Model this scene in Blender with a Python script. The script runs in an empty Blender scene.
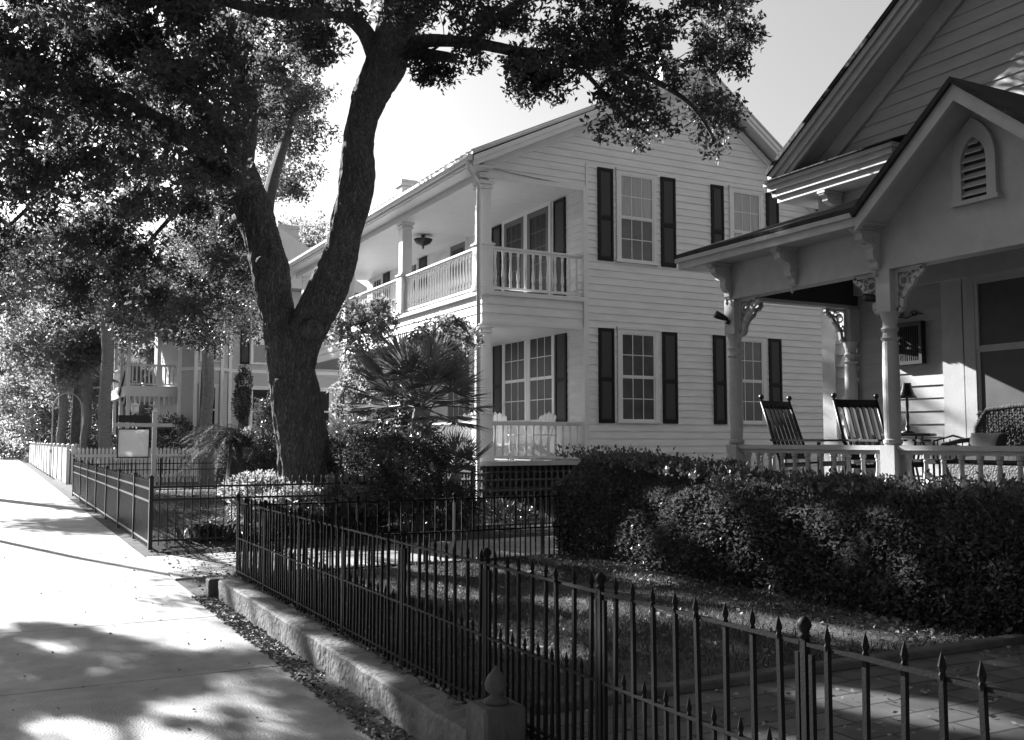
import bpy, math, random
import numpy as np
from mathutils import Vector, Matrix, noise as NZ
random.seed(7)
RG = np.random.default_rng(11)
R = math.radians
C = bpy.context.scene.collection
scene = bpy.context.scene

# ------------------------------------------------------------------ camera
FPX, H = 983.0, 1.6
TH, PT = R(27.7), math.atan(71/983)
cam_d = bpy.data.cameras.new('camera'); cam = bpy.data.objects.new('camera', cam_d); C.objects.link(cam)
cam_d.sensor_width = 36; cam_d.lens = FPX/1024*36; cam_d.clip_end = 2000; cam_d.clip_start = .05
cam.location = (0, 0, H); cam.rotation_euler = (math.pi/2+PT, 0, -TH)
scene.camera = cam
FW = Vector((math.sin(TH)*math.cos(PT), math.cos(TH)*math.cos(PT), math.sin(PT)))
RT = Vector((math.cos(TH), -math.sin(TH), 0)); UP = RT.cross(FW)
def at(px, py, d):
    """world point seen at a pixel, d metres deep (used to lay out limbs and crowns)"""
    return Vector((0, 0, H)) + FW*d + RT*((px-512)/FPX*d) + UP*((370-py)/FPX*d)

# ------------------------------------------------------------------ materials (the photograph is black and white)
def mat(name, col, rough=.6, spec=.5, bump=0, bscale=20, var=0, vscale=3, metal=0, stretch=None, sharp=False, coat=0):
    m = bpy.data.materials.new(name); m.use_nodes = True
    nt = m.node_tree; b = nt.nodes['Principled BSDF']
    b.inputs['Base Color'].default_value = (col, col, col, 1)
    b.inputs['Roughness'].default_value = rough; b.inputs['Metallic'].default_value = metal
    b.inputs['Specular IOR Level'].default_value = spec
    if coat: b.inputs['Coat Weight'].default_value = coat
    tc = nt.nodes.new('ShaderNodeTexCoord'); src = tc.outputs['Object']
    if stretch:
        mp = nt.nodes.new('ShaderNodeMapping'); mp.inputs['Scale'].default_value = stretch
        nt.links.new(src, mp.inputs['Vector']); src = mp.outputs['Vector']
    if var:
        n = nt.nodes.new('ShaderNodeTexNoise'); n.inputs['Scale'].default_value = vscale; n.inputs['Detail'].default_value = 8
        n.inputs['Roughness'].default_value = .65
        nt.links.new(src, n.inputs['Vector'])
        r = nt.nodes.new('ShaderNodeMapRange'); r.inputs['From Min'].default_value = .3; r.inputs['From Max'].default_value = .7
        r.inputs['To Min'].default_value = col*(1-var); r.inputs['To Max'].default_value = col*(1+var)
        nt.links.new(n.outputs['Fac'], r.inputs['Value']); nt.links.new(r.outputs[0], b.inputs['Base Color'])
    if bump:
        n = nt.nodes.new('ShaderNodeTexNoise'); n.inputs['Scale'].default_value = bscale; n.inputs['Detail'].default_value = 6
        nt.links.new(src, n.inputs['Vector'])
        bp = nt.nodes.new('ShaderNodeBump'); bp.inputs['Strength'].default_value = bump; bp.inputs['Distance'].default_value = .02
        nt.links.new(n.outputs['Fac'], bp.inputs['Height']); nt.links.new(bp.outputs[0], b.inputs['Normal'])
    return m

def leafmat(name, col, trans, rough=.45, spec=.5, tw=.5):
    m = bpy.data.materials.new(name); m.use_nodes = True; nt = m.node_tree
    b = nt.nodes['Principled BSDF']; out = nt.nodes['Material Output']
    b.inputs['Roughness'].default_value = rough; b.inputs['Specular IOR Level'].default_value = spec
    gi = nt.nodes.new('ShaderNodeNewGeometry')
    r = nt.nodes.new('ShaderNodeMapRange'); r.inputs['To Min'].default_value = col*.6; r.inputs['To Max'].default_value = col*1.5
    nt.links.new(gi.outputs['Random Per Island'], r.inputs['Value']); nt.links.new(r.outputs[0], b.inputs['Base Color'])
    t = nt.nodes.new('ShaderNodeBsdfTranslucent'); t.inputs['Color'].default_value = (trans,)*3+(1,)
    mx = nt.nodes.new('ShaderNodeMixShader'); mx.inputs[0].default_value = tw
    nt.links.new(b.outputs[0], mx.inputs[1]); nt.links.new(t.outputs[0], mx.inputs[2]); nt.links.new(mx.outputs[0], out.inputs['Surface'])
    return m

def boardmat(name, col, step, var=.06):
    """painted clapboard: faint streaks and weathering"""
    m = mat(name, col, .55, .35, bump=.15, bscale=30, var=var, vscale=1.3, stretch=(1, 1, 5))
    return m
WHITE = mat('white_paint', .74, .45, .4, var=.05, vscale=4, bump=.05, bscale=60)
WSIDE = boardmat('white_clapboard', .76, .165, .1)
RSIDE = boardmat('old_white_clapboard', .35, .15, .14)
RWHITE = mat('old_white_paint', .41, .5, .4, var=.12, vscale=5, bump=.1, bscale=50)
GREYP = mat('grey_house_paint', .5, .6, .3, var=.06, vscale=2)
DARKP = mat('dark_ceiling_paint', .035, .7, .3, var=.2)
SHUT = mat('black_shutter_paint', .009, .5, .2)
SHUTP = mat('shutter_panel_paint', .045, .5, .3, bump=.3, bscale=8, stretch=(.2, .2, 40))
DOORG = mat('grey_door_paint', .1, .4, .5)
GLASS = mat('window_glass', .014, .05, .4, bump=.06, bscale=2.5)
GLASSM = mat('painted_reflection_glass', .07, .1, .5, bump=.06, bscale=2.5, var=.4, vscale=2)  # lighter, mottled base colour stands in for sky reflected in the panes
GLASSD = mat('porch_glass', .03, .35, .2, var=.4, vscale=2)
GLASSL = mat('curtain_and_sky_glass', .3, .08, .7, var=.25, vscale=3, stretch=(6, 6, .6))  # pale tone holds curtains and a painted sky reflection together
SCREEN = mat('window_screen', .07, .5, .4, var=.3, vscale=2)
SHING = mat('dark_shingles', .028, .85, .3, bump=1, bscale=14, var=.4, vscale=9)
METALR = mat('pale_metal_roof', .5, .35, .6, var=.12, vscale=2)
IRON = mat('black_iron', .006, .6, .12, bump=.12, bscale=120, var=.3, vscale=30)
IRON2 = mat('black_enamel', .008, .35, .4)
CONC = mat('sidewalk_concrete', .31, .65, .35, bump=.5, bscale=70, var=.3, vscale=2.3)
WALLC = mat('old_wall_cement', .15, .85, .25, bump=1, bscale=22, var=.45, vscale=3.2)
BARK = None
STONE = mat('block_stone', .08, .85, .3, bump=.8, bscale=18, var=.3, vscale=6)
SOIL = mat('lawn_soil', .075, .95, .2, bump=1, bscale=25, var=.5, vscale=4)
ROADM = mat('asphalt', .06, .85, .3, bump=.5, bscale=80, var=.2)
BLACKW = mat('black_painted_wood', .012, .4, .5)
WICK = mat('grey_wicker', .09, .6, .4, bump=1, bscale=50)
CLOTH = mat('cushion_cloth', .045, .9, .2, bump=.5, bscale=40, var=.3)
LITM = mat('dry_leaf', .2, .7, .3, var=.6, vscale=12)
SIGNM = None
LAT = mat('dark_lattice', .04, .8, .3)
SIGNM = leafmat('translucent_sign_panel', .85, .95, .5, .3, .5)
LEAF = leafmat('live_oak_leaf', .045, .09, .5, .35, .45)
LEAFN = leafmat('live_oak_leaf_dense', .065, .2, .55, .3, .45)
LEAFB = leafmat('far_tree_leaf', .09, .32, .55, .35, .6)
LEAFH = leafmat('hedge_leaf', .08, .12, .33, .55, .3)
LEAFP = leafmat('palm_leaf', .085, .28, .4, .5, .3)
LEAFD = leafmat('feather_palm_leaf', .04, .07, .6, .2, .35)
LEAFV = leafmat('pale_leaf', .3, .4, .5, .3, .5)
GRASSM = leafmat('grass_blade', .055, .08, .6, .3, .4)

def bark():
    m = bpy.data.materials.new('oak_bark'); m.use_nodes = True; nt = m.node_tree; b = nt.nodes['Principled BSDF']
    b.inputs['Roughness'].default_value = .9; b.inputs['Specular IOR Level'].default_value = .25
    tc = nt.nodes.new('ShaderNodeTexCoord'); mp = nt.nodes.new('ShaderNodeMapping'); mp.inputs['Scale'].default_value = (1, 1, .22)
    nt.links.new(tc.outputs['Object'], mp.inputs['Vector'])
    v = nt.nodes.new('ShaderNodeTexVoronoi'); v.feature = 'DISTANCE_TO_EDGE'; v.inputs['Scale'].default_value = 34
    n = nt.nodes.new('ShaderNodeTexNoise'); n.inputs['Scale'].default_value = 14; n.inputs['Detail'].default_value = 10
    mv = nt.nodes.new('ShaderNodeMixRGB'); mv.inputs[0].default_value = .12
    nt.links.new(mp.outputs[0], n.inputs['Vector']); nt.links.new(mp.outputs[0], mv.inputs[1]); nt.links.new(n.outputs['Color'], mv.inputs[2])
    nt.links.new(mv.outputs[0], v.inputs['Vector'])
    r = nt.nodes.new('ShaderNodeMapRange'); r.inputs['From Max'].default_value = .35; r.inputs['To Min'].default_value = .07; r.inputs['To Max'].default_value = .22
    nt.links.new(v.outputs['Distance'], r.inputs['Value'])
    mm = nt.nodes.new('ShaderNodeMath'); mm.operation = 'MULTIPLY'; nt.links.new(r.outputs[0], mm.inputs[0])
    r2 = nt.nodes.new('ShaderNodeMapRange'); r2.inputs['To Min'].default_value = .4; r2.inputs['To Max'].default_value = 1.6
    nt.links.new(n.outputs['Fac'], r2.inputs['Value']); nt.links.new(r2.outputs[0], mm.inputs[1]); nt.links.new(mm.outputs[0], b.inputs['Base Color'])
    bp = nt.nodes.new('ShaderNodeBump'); bp.inputs['Strength'].default_value = 1; bp.inputs['Distance'].default_value = .05
    ad = nt.nodes.new('ShaderNodeMath'); ad.operation = 'ADD'; nt.links.new(v.outputs['Distance'], ad.inputs[0]); nt.links.new(n.outputs['Fac'], ad.inputs[1])
    nt.links.new(ad.outputs[0], bp.inputs['Height']); nt.links.new(bp.outputs[0], b.inputs['Normal'])
    return m
BARK = bark()
PBARK = mat('palm_bark', .2, .9, .2, bump=1, bscale=6, var=.3, vscale=5, stretch=(1,1,4))
def pavers():
    m = bpy.data.materials.new('brick_pavers'); m.use_nodes = True; nt = m.node_tree; b = nt.nodes['Principled BSDF']
    b.inputs['Roughness'].default_value = .75
    tc = nt.nodes.new('ShaderNodeTexCoord'); bt = nt.nodes.new('ShaderNodeTexBrick')
    bt.inputs['Scale'].default_value = 1; bt.inputs['Brick Width'].default_value = .42; bt.inputs['Row Height'].default_value = .21
    bt.inputs['Mortar Size'].default_value = .009
    bt.inputs['Color1'].default_value = (.09,)*3+(1,); bt.inputs['Color2'].default_value = (.15,)*3+(1,); bt.inputs['Mortar'].default_value = (.03,)*3+(1,)
    nt.links.new(tc.outputs['Object'], bt.inputs['Vector'])
    n = nt.nodes.new('ShaderNodeTexNoise'); n.inputs['Scale'].default_value = 6; n.inputs['Detail'].default_value = 8
    nt.links.new(tc.outputs['Object'], n.inputs['Vector'])
    mx = nt.nodes.new('ShaderNodeMixRGB'); mx.blend_type = 'MULTIPLY'; mx.inputs[0].default_value = .8
    nt.links.new(bt.outputs['Color'], mx.inputs[1]); nt.links.new(n.outputs['Fac'], mx.inputs[2]); nt.links.new(mx.outputs[0], b.inputs['Base Color'])
    bp = nt.nodes.new('ShaderNodeBump'); bp.inputs['Strength'].default_value = .9; bp.inputs['Distance'].default_value = .015; bp.invert = True
    nt.links.new(bt.outputs['Fac'], bp.inputs['Height']); nt.links.new(bp.outputs[0], b.inputs['Normal'])
    return m
PAVE = pavers()

# ------------------------------------------------------------------ mesh helpers
class MB:
    def __init__(s): s.v = []; s.f = []; s.sm = False
    def add(s, vs, fs):
        k = len(s.v); s.v += [tuple(p) for p in vs]; s.f += [tuple(i+k for i in f) for f in fs]; return s
    def box(s, x0, x1, y0, y1, z0, z1, M=None):
        vs = [Vector(p) for p in ((x0,y0,z0),(x1,y0,z0),(x1,y1,z0),(x0,y1,z0),(x0,y0,z1),(x1,y0,z1),(x1,y1,z1),(x0,y1,z1))]
        if M is not None: vs = [M@v for v in vs]
        return s.add(vs, [(0,3,2,1),(4,5,6,7),(0,1,5,4),(1,2,6,5),(2,3,7,6),(3,0,4,7)])
    def bar(s, a, b, w, h=None, upv=Vector((0,0,1))):
        a = Vector(a); b = Vector(b); h = h or w; d = (b-a).normalized()
        sd = d.cross(upv)
        if sd.length < 1e-4: sd = Vector((1,0,0))
        sd.normalize(); u = sd.cross(d)
        vs = [p+sd*(i*w/2)+u*(j*h/2) for p in (a,b) for i,j in ((-1,-1),(1,-1),(1,1),(-1,1))]
        return s.add(vs, [(0,1,2,3),(7,6,5,4),(0,4,5,1),(1,5,6,2),(2,6,7,3),(3,7,4,0)])
    def prism(s, poly, fn, t0, t1):
        """poly of (u,v); fn(u,v,t) -> world; closed between t0 and t1"""
        n = len(poly); vs = [fn(u,v,t0) for u,v in poly]+[fn(u,v,t1) for u,v in poly]
        fs = [tuple(range(n))[::-1], tuple(range(n,2*n))]+[(i,(i+1)%n,n+(i+1)%n,n+i) for i in range(n)]
        return s.add(vs, fs)
    def tube(s, pts, rad, n=8, cap=True, jit=0, rnd=random):
        pts = [Vector(p) for p in pts]; m = len(pts)
        if not hasattr(rad, '__len__'): rad = [rad]*m
        prev = None; vs = []
        for i,p in enumerate(pts):
            d = (pts[min(i+1,m-1)]-pts[max(i-1,0)]).normalized()
            if prev is None:
                prev = d.orthogonal().normalized()
            prev = (prev-d*prev.dot(d)).normalized(); q = d.cross(prev)
            for k in range(n):
                a = 2*math.pi*k/n; r = rad[i]*(1+(rnd.uniform(-jit,jit) if jit else 0))
                vs.append(p+prev*math.cos(a)*r+q*math.sin(a)*r)
        fs = [(i*n+k, i*n+(k+1)%n, (i+1)*n+(k+1)%n, (i+1)*n+k) for i in range(m-1) for k in range(n)]
        if cap: fs += [tuple(range(n))[::-1], tuple(range((m-1)*n, m*n))]
        return s.add(vs, fs)
    def lathe(s, prof, x=0, y=0, z=0, n=12, M=None):
        vs = []
        for r,h in prof:
            for k in range(n):
                a = 2*math.pi*k/n; p = Vector((x+r*math.cos(a), y+r*math.sin(a), z+h)); vs.append(M@p if M is not None else p)
        m = len(prof)
        fs = [(i*n+k, i*n+(k+1)%n, (i+1)*n+(k+1)%n, (i+1)*n+k) for i in range(m-1) for k in range(n)]
        fs += [tuple(range(n))[::-1], tuple(range((m-1)*n, m*n))]
        return s.add(vs, fs)
    def build(s, name, m, parent=None, org=None, smooth=False, bevel=0):
        me = bpy.data.meshes.new(name)
        if parent is not None and org is None: org = worldloc(parent)
        org = Vector(org) if org is not None else Vector((0,0,0))
        me.from_pydata([(p[0]-org.x, p[1]-org.y, p[2]-org.z) for p in s.v], [], s.f)
        me.update(); me.materials.append(m)
        if smooth: me.polygons.foreach_set('use_smooth', [True]*len(me.polygons))
        o = bpy.data.objects.new(name, me); C.objects.link(o)
        if parent is not None: o.parent = parent
        else: o.location = org
        if bevel:
            b = o.modifiers.new('bevel', 'BEVEL'); b.width = bevel; b.segments = 1; b.limit_method = 'ANGLE'; b.angle_limit = R(50)
        return o
def worldloc(o):
    v = Vector((0,0,0))
    while o is not None: v += o.location; o = o.parent
    return v
def tag(o, label=None, cat=None, group=None, kind=None):
    if label: o['label'] = label
    if cat: o['category'] = cat
    if group: o['group'] = group
    if kind: o['kind'] = kind
    return o
def empty(name, loc=(0,0,0), label=None, cat=None, group=None, rz=0, parent=None):
    o = bpy.data.objects.new(name, None); C.objects.link(o); o.location = loc; o.rotation_euler = (0,0,rz)
    o.empty_display_size = .1
    if parent is not None: o.parent = parent
    return tag(o, label, cat, group)
def dup(o, loc=None, rz=None, parent=None):
    c = o.copy(); C.objects.link(c); c.parent = parent
    if loc is not None: c.location = loc
    if rz is not None: c.rotation_euler = (0,0,rz)
    for ch in list(o.children):
        g = ch.copy(); C.objects.link(g); g.parent = c
        for h in list(ch.children):
            k = h.copy(); C.objects.link(k); k.parent = g
    return c
def npmesh(name, V, F4, m, parent=None, org=(0,0,0)):
    """V (n,3) float, F4 (k,4) int quads"""
    me = bpy.data.meshes.new(name); V = V-np.array(org)[None,:]
    me.vertices.add(len(V)); me.vertices.foreach_set('co', V.astype(np.float32).ravel())
    k = len(F4); me.loops.add(4*k); me.loops.foreach_set('vertex_index', F4.astype(np.int32).ravel())
    me.polygons.add(k); me.polygons.foreach_set('loop_start', np.arange(0,4*k,4,dtype=np.int32))
    try: me.polygons.foreach_set('loop_total', np.full(k,4,dtype=np.int32))
    except Exception: pass
    me.update(calc_edges=True); me.validate(); me.materials.append(m)
    o = bpy.data.objects.new(name, me); C.objects.link(o)
    if parent is not None: o.parent = parent
    else: o.location = org
    return o
def leaf_arrays(P, L, W, up=.0, rng=RG, dirs=None, fold=.25):
    n = len(P)
    d = rng.normal(size=(n,3)) if dirs is None else dirs
    d[:,2] += up; d /= np.linalg.norm(d,axis=1)[:,None]+1e-9
    s = np.cross(d, rng.normal(size=(n,3))); s /= np.linalg.norm(s,axis=1)[:,None]+1e-9
    nn = np.cross(d,s); k = rng.uniform(.65,1.3,(n,1))
    L = L*k; W = W*k
    V = np.empty((n,4,3)); V[:,0] = P; V[:,1] = P+d*L*.45+s*W*.5+nn*W*fold; V[:,2] = P+d*L; V[:,3] = P+d*L*.45-s*W*.5+nn*W*fold
    F = np.arange(n*4).reshape(n,4)
    return V.reshape(-1,3), F
def clump_leaves(cents, rad, n, rng=RG, flat=.7):
    """n leaves round each clump centre, gathered on little sprigs so gaps stay open"""
    cents = np.asarray(cents); rad = np.broadcast_to(rad, len(cents)); out = []
    for c,r in zip(cents, rad):
        ns = max(2, n//9)
        sp = rng.normal(size=(ns,3)); sp /= np.linalg.norm(sp,axis=1)[:,None]; sp *= (rng.uniform(.15,1,(ns,1))**.6)*r; sp[:,2] *= flat
        k = rng.integers(0,ns,n)
        out.append(c+sp[k]+rng.normal(size=(n,3))*r*.13)
    return np.concatenate(out)
def spline(pts, per=5):
    """pts: list of (Vector, radius) -> smoothed"""
    P = [p for p,_ in pts]; Q = [r for _,r in pts]; o=[]; q=[]
    for i in range(len(P)-1):
        p0 = P[max(i-1,0)]; p1=P[i]; p2=P[i+1]; p3=P[min(i+2,len(P)-1)]
        for k in range(per):
            t = k/per
            o.append(.5*((2*p1)+(p2-p0)*t+(2*p0-5*p1+4*p2-p3)*t*t+(3*p1-p0-3*p2+p3)*t**3)); q.append(Q[i]*(1-t)+Q[i+1]*t)
    o.append(P[-1]); q.append(Q[-1]); return o,q
def grow(mb, nodes, targets, r0=.03, r1=.008, sag=.1, rnd=random, n=4):
    """join every clump centre to the nearest wood with a thin crooked branch"""
    N = np.array([list(p) for p in nodes]); T = [Vector(t) for t in targets]
    if not len(T): return
    T.sort(key=lambda t: float(np.min(np.sum((N-np.array(t))**2,axis=1))))
    for t in T:
        dd = np.sum((N-np.array(t))**2,axis=1); j = int(np.argmin(dd)); a = Vector(N[j]); L = (t-a).length
        if L < .15: continue
        if L > 6: continue
        m = 4 if L > .8 else 3; pts=[a]
        for i in range(1,m):
            u = i/m; pts.append(a.lerp(t,u)+Vector((rnd.uniform(-1,1),rnd.uniform(-1,1),rnd.uniform(-.4,1)))*L*.09)
        pts.append(t); ra = min(.12, r0*(.5+L*.35)); mb.tube(pts,[ra*(1-i/m)+r1*(i/m) for i in range(m+1)],n,cap=False)
        N = np.vstack([N, np.array([list(p) for p in pts[1:]])])
exec_order = []

# wall-plane mappings: fn(u, z, n) with n = distance out of the wall
def faceY(y0, sgn=-1): return lambda u,z,n: (u, y0+sgn*n, z)
def faceX(x0, sgn=-1): return lambda u,z,n: (x0+sgn*n, u, z)
SR = random.Random(99)
def siding(mb, fn, z0, z1, rng_, step, t=.028, cut=None):
    z = z0
    while z < z1-1e-4:
        zt = min(z+step, z1); a0,b0 = rng_(z+1e-4); a1,b1 = rng_(zt-1e-4)
        if b0-a0 > .02:
            if b1 < a1: a1 = b1 = (a0+b0)/2
            cuts = [0.]; 
            while (b0-a0)*(1-cuts[-1]) > 3.5: cuts.append(cuts[-1]+SR.uniform(1.6,3.4)/(b0-a0))
            cuts.append(1.)
            for p,q in zip(cuts[:-1],cuts[1:]):
                if p >= 1: break
                q = min(q,1.); dt = SR.uniform(-.003,.003); dz = SR.uniform(-.002,.002); e = .0015/(b0-a0)
                u0,u1,w0,w1 = a0+(b0-a0)*(p+e),a0+(b0-a0)*(q-e),a1+(b1-a1)*(p+e),a1+(b1-a1)*(q-e)
                mb.add([fn(u0,z+dz,t+dt),fn(u1,z-dz,t+dt),fn(w1,zt+.01,.003),fn(w0,zt+.01,.003),fn(u0,z+dz,0),fn(u1,z-dz,0)], [(0,1,2,3),(4,5,1,0)])
        z = zt
    return mb
def wallpoly(mb, fn, poly, t): return mb.prism(poly, lambda u,v,k: fn(u,v,k), -t, -.001)

# ------------------------------------------------------------------ sky and sun
SAZ, SEL = R(18), R(25)
w = bpy.data.worlds.new('World'); scene.world = w; w.use_nodes = True; nt = w.node_tree
bg = nt.nodes['Background']; sk = nt.nodes.new('ShaderNodeTexSky'); sk.sky_type = 'NISHITA'; sk.sun_disc = False
sk.sun_elevation = SEL; sk.sun_rotation = -SAZ; sk.dust_density = 3.0; sk.air_density = 1; sk.ozone_density = 1
bw = nt.nodes.new('ShaderNodeRGBToBW'); nt.links.new(sk.outputs[0], bw.inputs[0]); pw = nt.nodes.new('ShaderNodeMath'); pw.operation = 'POWER'; pw.inputs[1].default_value = .72; nt.links.new(bw.outputs[0], pw.inputs[0])
ml = nt.nodes.new('ShaderNodeMath'); ml.operation = 'MULTIPLY'; ml.inputs[1].default_value = 1.42; nt.links.new(pw.outputs[0], ml.inputs[0])
nt.links.new(ml.outputs[0], bg.inputs[0])
bg.inputs[1].default_value = .057
sd = bpy.data.lights.new('sun','SUN'); sd.energy = 5; sd.angle = R(.5); sd.color = (1,1,1)
so = bpy.data.objects.new('sun', sd); C.objects.link(so)
SUNV = Vector((-math.sin(SAZ)*math.cos(SEL), math.cos(SAZ)*math.cos(SEL), math.sin(SEL)))
so.rotation_euler = SUNV.to_track_quat('Z','Y').to_euler()
scene.view_settings.view_transform = 'Standard'; scene.view_settings.look = 'None'; scene.view_settings.gamma = 1
scene.view_settings.exposure = 1.88
scene.render.engine = 'CYCLES'; scene.cycles.max_bounces = 6; scene.cycles.diffuse_bounces = 3; scene.cycles.transparent_max_bounces = 4

# ------------------------------------------------------------------ ground
def sstep(a,b,x): t = min(1,max(0,(x-a)/(b-a))); return t*t*(3-2*t)
def gz(x,y):
    h = .2-.15*sstep(10.35,11.2,y)+.06*sstep(14.6,15.6,y)
    if x < 2.2: h = .01 if y < 10.4 else .0+.02*sstep(1.9,2.2,x)
    if 11.9 < y < 14.55: h = -.04
    return h
g = MB(); g.add([(-400,-300,-.06),(600,-300,-.06),(600,900,-.06),(-400,900,-.06)], [(0,1,2,3)])
tag(g.build('ground', SOIL), kind='structure')
def grid(name, x0,x1,y0,y1,st,m,zf):
    nx = int((x1-x0)/st)+1; ny = int((y1-y0)/st)+1
    X,Y = np.meshgrid(np.linspace(x0,x1,nx), np.linspace(y0,y1,ny))
    Z = np.array([[zf(a,b) for a,b in zip(r,q)] for r,q in zip(X,Y)])
    V = np.stack([X.ravel(),Y.ravel(),Z.ravel()],1); i = np.arange(nx*ny).reshape(ny,nx)
    F = np.stack([i[:-1,:-1].ravel(),i[:-1,1:].ravel(),i[1:,1:].ravel(),i[1:,:-1].ravel()],1)
    return npmesh(name,V,F,m)
rs = np.random.default_rng(3)
lawn = grid('lawn', 1.9, 24, -6, 44, .125, SOIL, lambda x,y: gz(x,y)+rs.uniform(-.006,.006)+.012*math.sin(x*1.7+y*.6)*math.sin(y*1.3))
tag(lawn, kind='structure')
# sidewalk slabs, road, kerb
sw = MB(); yy = -5.
joints = [-4.3,-2.05,.2,2.45,4.7,6.95,9.2,11.45]
y = joints[0]+.15
while y < 140:
    sw.box(-.35,1.9,y+.006,y+2.25-.006,-.1,0); y += 2.25
swo = sw.build('sidewalk', CONC, bevel=.006); tag(swo, kind='structure')
j = MB(); j.box(-.35,1.89,-4.3,140,-.1,-.012); tag(j.build('sidewalk_joints', SOIL), kind='structure')
v = MB(); v.box(-2.2,-.35,-6,140,-.12,-.012); tag(v.build('grass_verge', SOIL), kind='structure')
k = MB(); k.box(-2.38,-2.2,-6,140,-.15,.0); tag(k.build('kerb', WALLC), kind='structure')
rd = MB(); rd.box(-11,-2.38,-6,160,-.2,-.05); tag(rd.build('road', ROADM), kind='structure')
# concrete walk between the two yards, brick path near
wk = MB()
x = 1.903
while x < 9.5:
    wk.box(x,x+1.19,12.0,14.45,-.05,.014); x += 1.2
tag(wk.build('side_walkway', CONC, bevel=.006), kind='structure')
bp_ = MB(); bp_.box(2.3,9,2.6,4.42,.1,.225); tag(bp_.build('brick_path', PAVE), kind='structure')
ed = MB(); ed.box(2.5,6.3,4.42,4.52,.1,.27); tag(ed.build('path_edging', STONE, bevel=.01), 'low masonry edging along the brick path', 'edging')

# ------------------------------------------------------------------ boundary wall, pillar, block
bw_ = MB()
ys = np.linspace(10.3,4.35,40)
for a,b in zip(ys[:-1],ys[1:]):
    pass
V=[];F=[]
for i,yv in enumerate(ys):
    dz = RG.uniform(-.006,.006); dx = RG.uniform(-.006,.006)
    V += [(2.05+dx,yv,-.02),(2.052+dx,yv,.19+dz),(2.066+dx,yv,.205+dz),(2.245,yv,.21+dz),(2.25,yv,.1)]
for i in range(len(ys)-1):
    for q in range(4): F.append((i*5+q,i*5+q+1,i*5+5+q+1,i*5+5+q))
F += [(0,1,2,3,4)[::-1], tuple(len(V)-5+q for q in range(5))]
bw_.add(V,F)
wo = bw_.build('boundary_wall', WALLC, org=(2.1,7,0)); tag(wo,'low cement retaining wall beside the sidewalk under the spiked iron fence','wall')
t = empty('gate_pillar',(2.13,4.22,0),'squat stone pillar with acorn finial at near end of low wall','pillar')
m_=MB(); m_.box(2.02,2.24,4.11,4.33,0,.37); m_.build('pillar_block',STONE,t,bevel=.015)
m_=MB(); m_.lathe([(.06,0),(.062,.015),(.03,.03),(.028,.045),(.048,.06),(.054,.085),(.044,.12),(.02,.15),(.008,.165),(.0,.175)],2.13,4.22,.37,12); m_.build('finial',STONE,t,smooth=True)
m_=MB(); m_.box(1.98,2.16,10.42,10.6,-.02,.19); tag(m_.build('stone_block',STONE,org=(2.07,10.5,0),bevel=.015),'small square stone block standing at far end of low wall','block')

# ------------------------------------------------------------------ iron fences
def spear(mb, x,y,z0,z1,w=.013,hd=.014):
    mb.box(x-w/2,x+w/2,y-w/2,y+w/2,z0,z1-.075)
    mb.lathe([(w*.6,0),(hd,.012),(w*.45,.02),(hd*1.15,.035),(hd*.7,.055),(0,.078)],x,y,z1-.078,6)
def ball_post(mb,x,y,z0,z1):
    mb.box(x-.016,x+.016,y-.016,y+.016,z0,z1-.05)
sp_t = MB(); spear(sp_t,0,0,0,.84,.016,.0105)
sp_s = MB(); spear(sp_s,0,0,0,.47,.014,.0095)
pk_t = sp_t.build('tall_picket',IRON); pk_s = sp_s.build('short_picket',IRON)
post_m = MB(); post_m.box(-.011,.011,-.011,.011,0,.8); post_m.box(-.008,.008,.022,.037,0,.735); post_m.box(-.008,.008,-.037,-.022,0,.735)
post_m = post_m.build('post',IRON)
ballm = MB(); ballm.lathe([(.014,-.02),(.022,-.012),(.013,-.004),(.017,.006),(.024,.02),(.02,.036),(.01,.046),(0,.05)],0,0,0,10)
ballm = ballm.build('ball_finial',IRON,smooth=True)
FX=2.28; ZB=.2
sf = empty('spiked_iron_fence',(FX,6.5,ZB),'black spiked iron fence with ball topped posts running along the low cement wall','fence')
posts = [1.2,2.36,3.54,4.62,5.8,6.98,8.16,9.34,10.5]
def place(o, parent, loc):
    c = o.copy(); C.objects.link(c); c.parent = parent; c.location = Vector(loc)-worldloc(parent); return c
for i,y in enumerate(posts):
    p = place(post_m, sf, (FX,y,ZB)); b = place(ballm, p, (FX,y,ZB+.8))
for a,b in zip(posts[:-1],posts[1:]):
    rl = MB(); mid=(a+b)/2
    for zz,hh in ((ZB+.765,.012),(ZB+.395,.011),(ZB+.06,.012)): rl.box(FX-.01,FX+.01,a+.017,b-.017,zz-hh/2,zz+hh/2)
    pn = empty('fence_panel',(FX,mid,ZB),parent=None); pn.parent = sf; pn.location = Vector((FX,mid,ZB))-worldloc(sf)
    rl.build('rail',IRON,pn)
    n = 8
    for q in range(n):
        y = a+(b-a)*(q+.7)/(n+.4)
        o = place(pk_t,pn,(FX+random.uniform(-.003,.003),y,ZB)); o.rotation_euler=(random.uniform(-.014,.014),random.uniform(-.018,.018),0)
        if q<n-1: place(pk_s,pn,(FX,y+(b-a)/(n+.4)/2,ZB))
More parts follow.
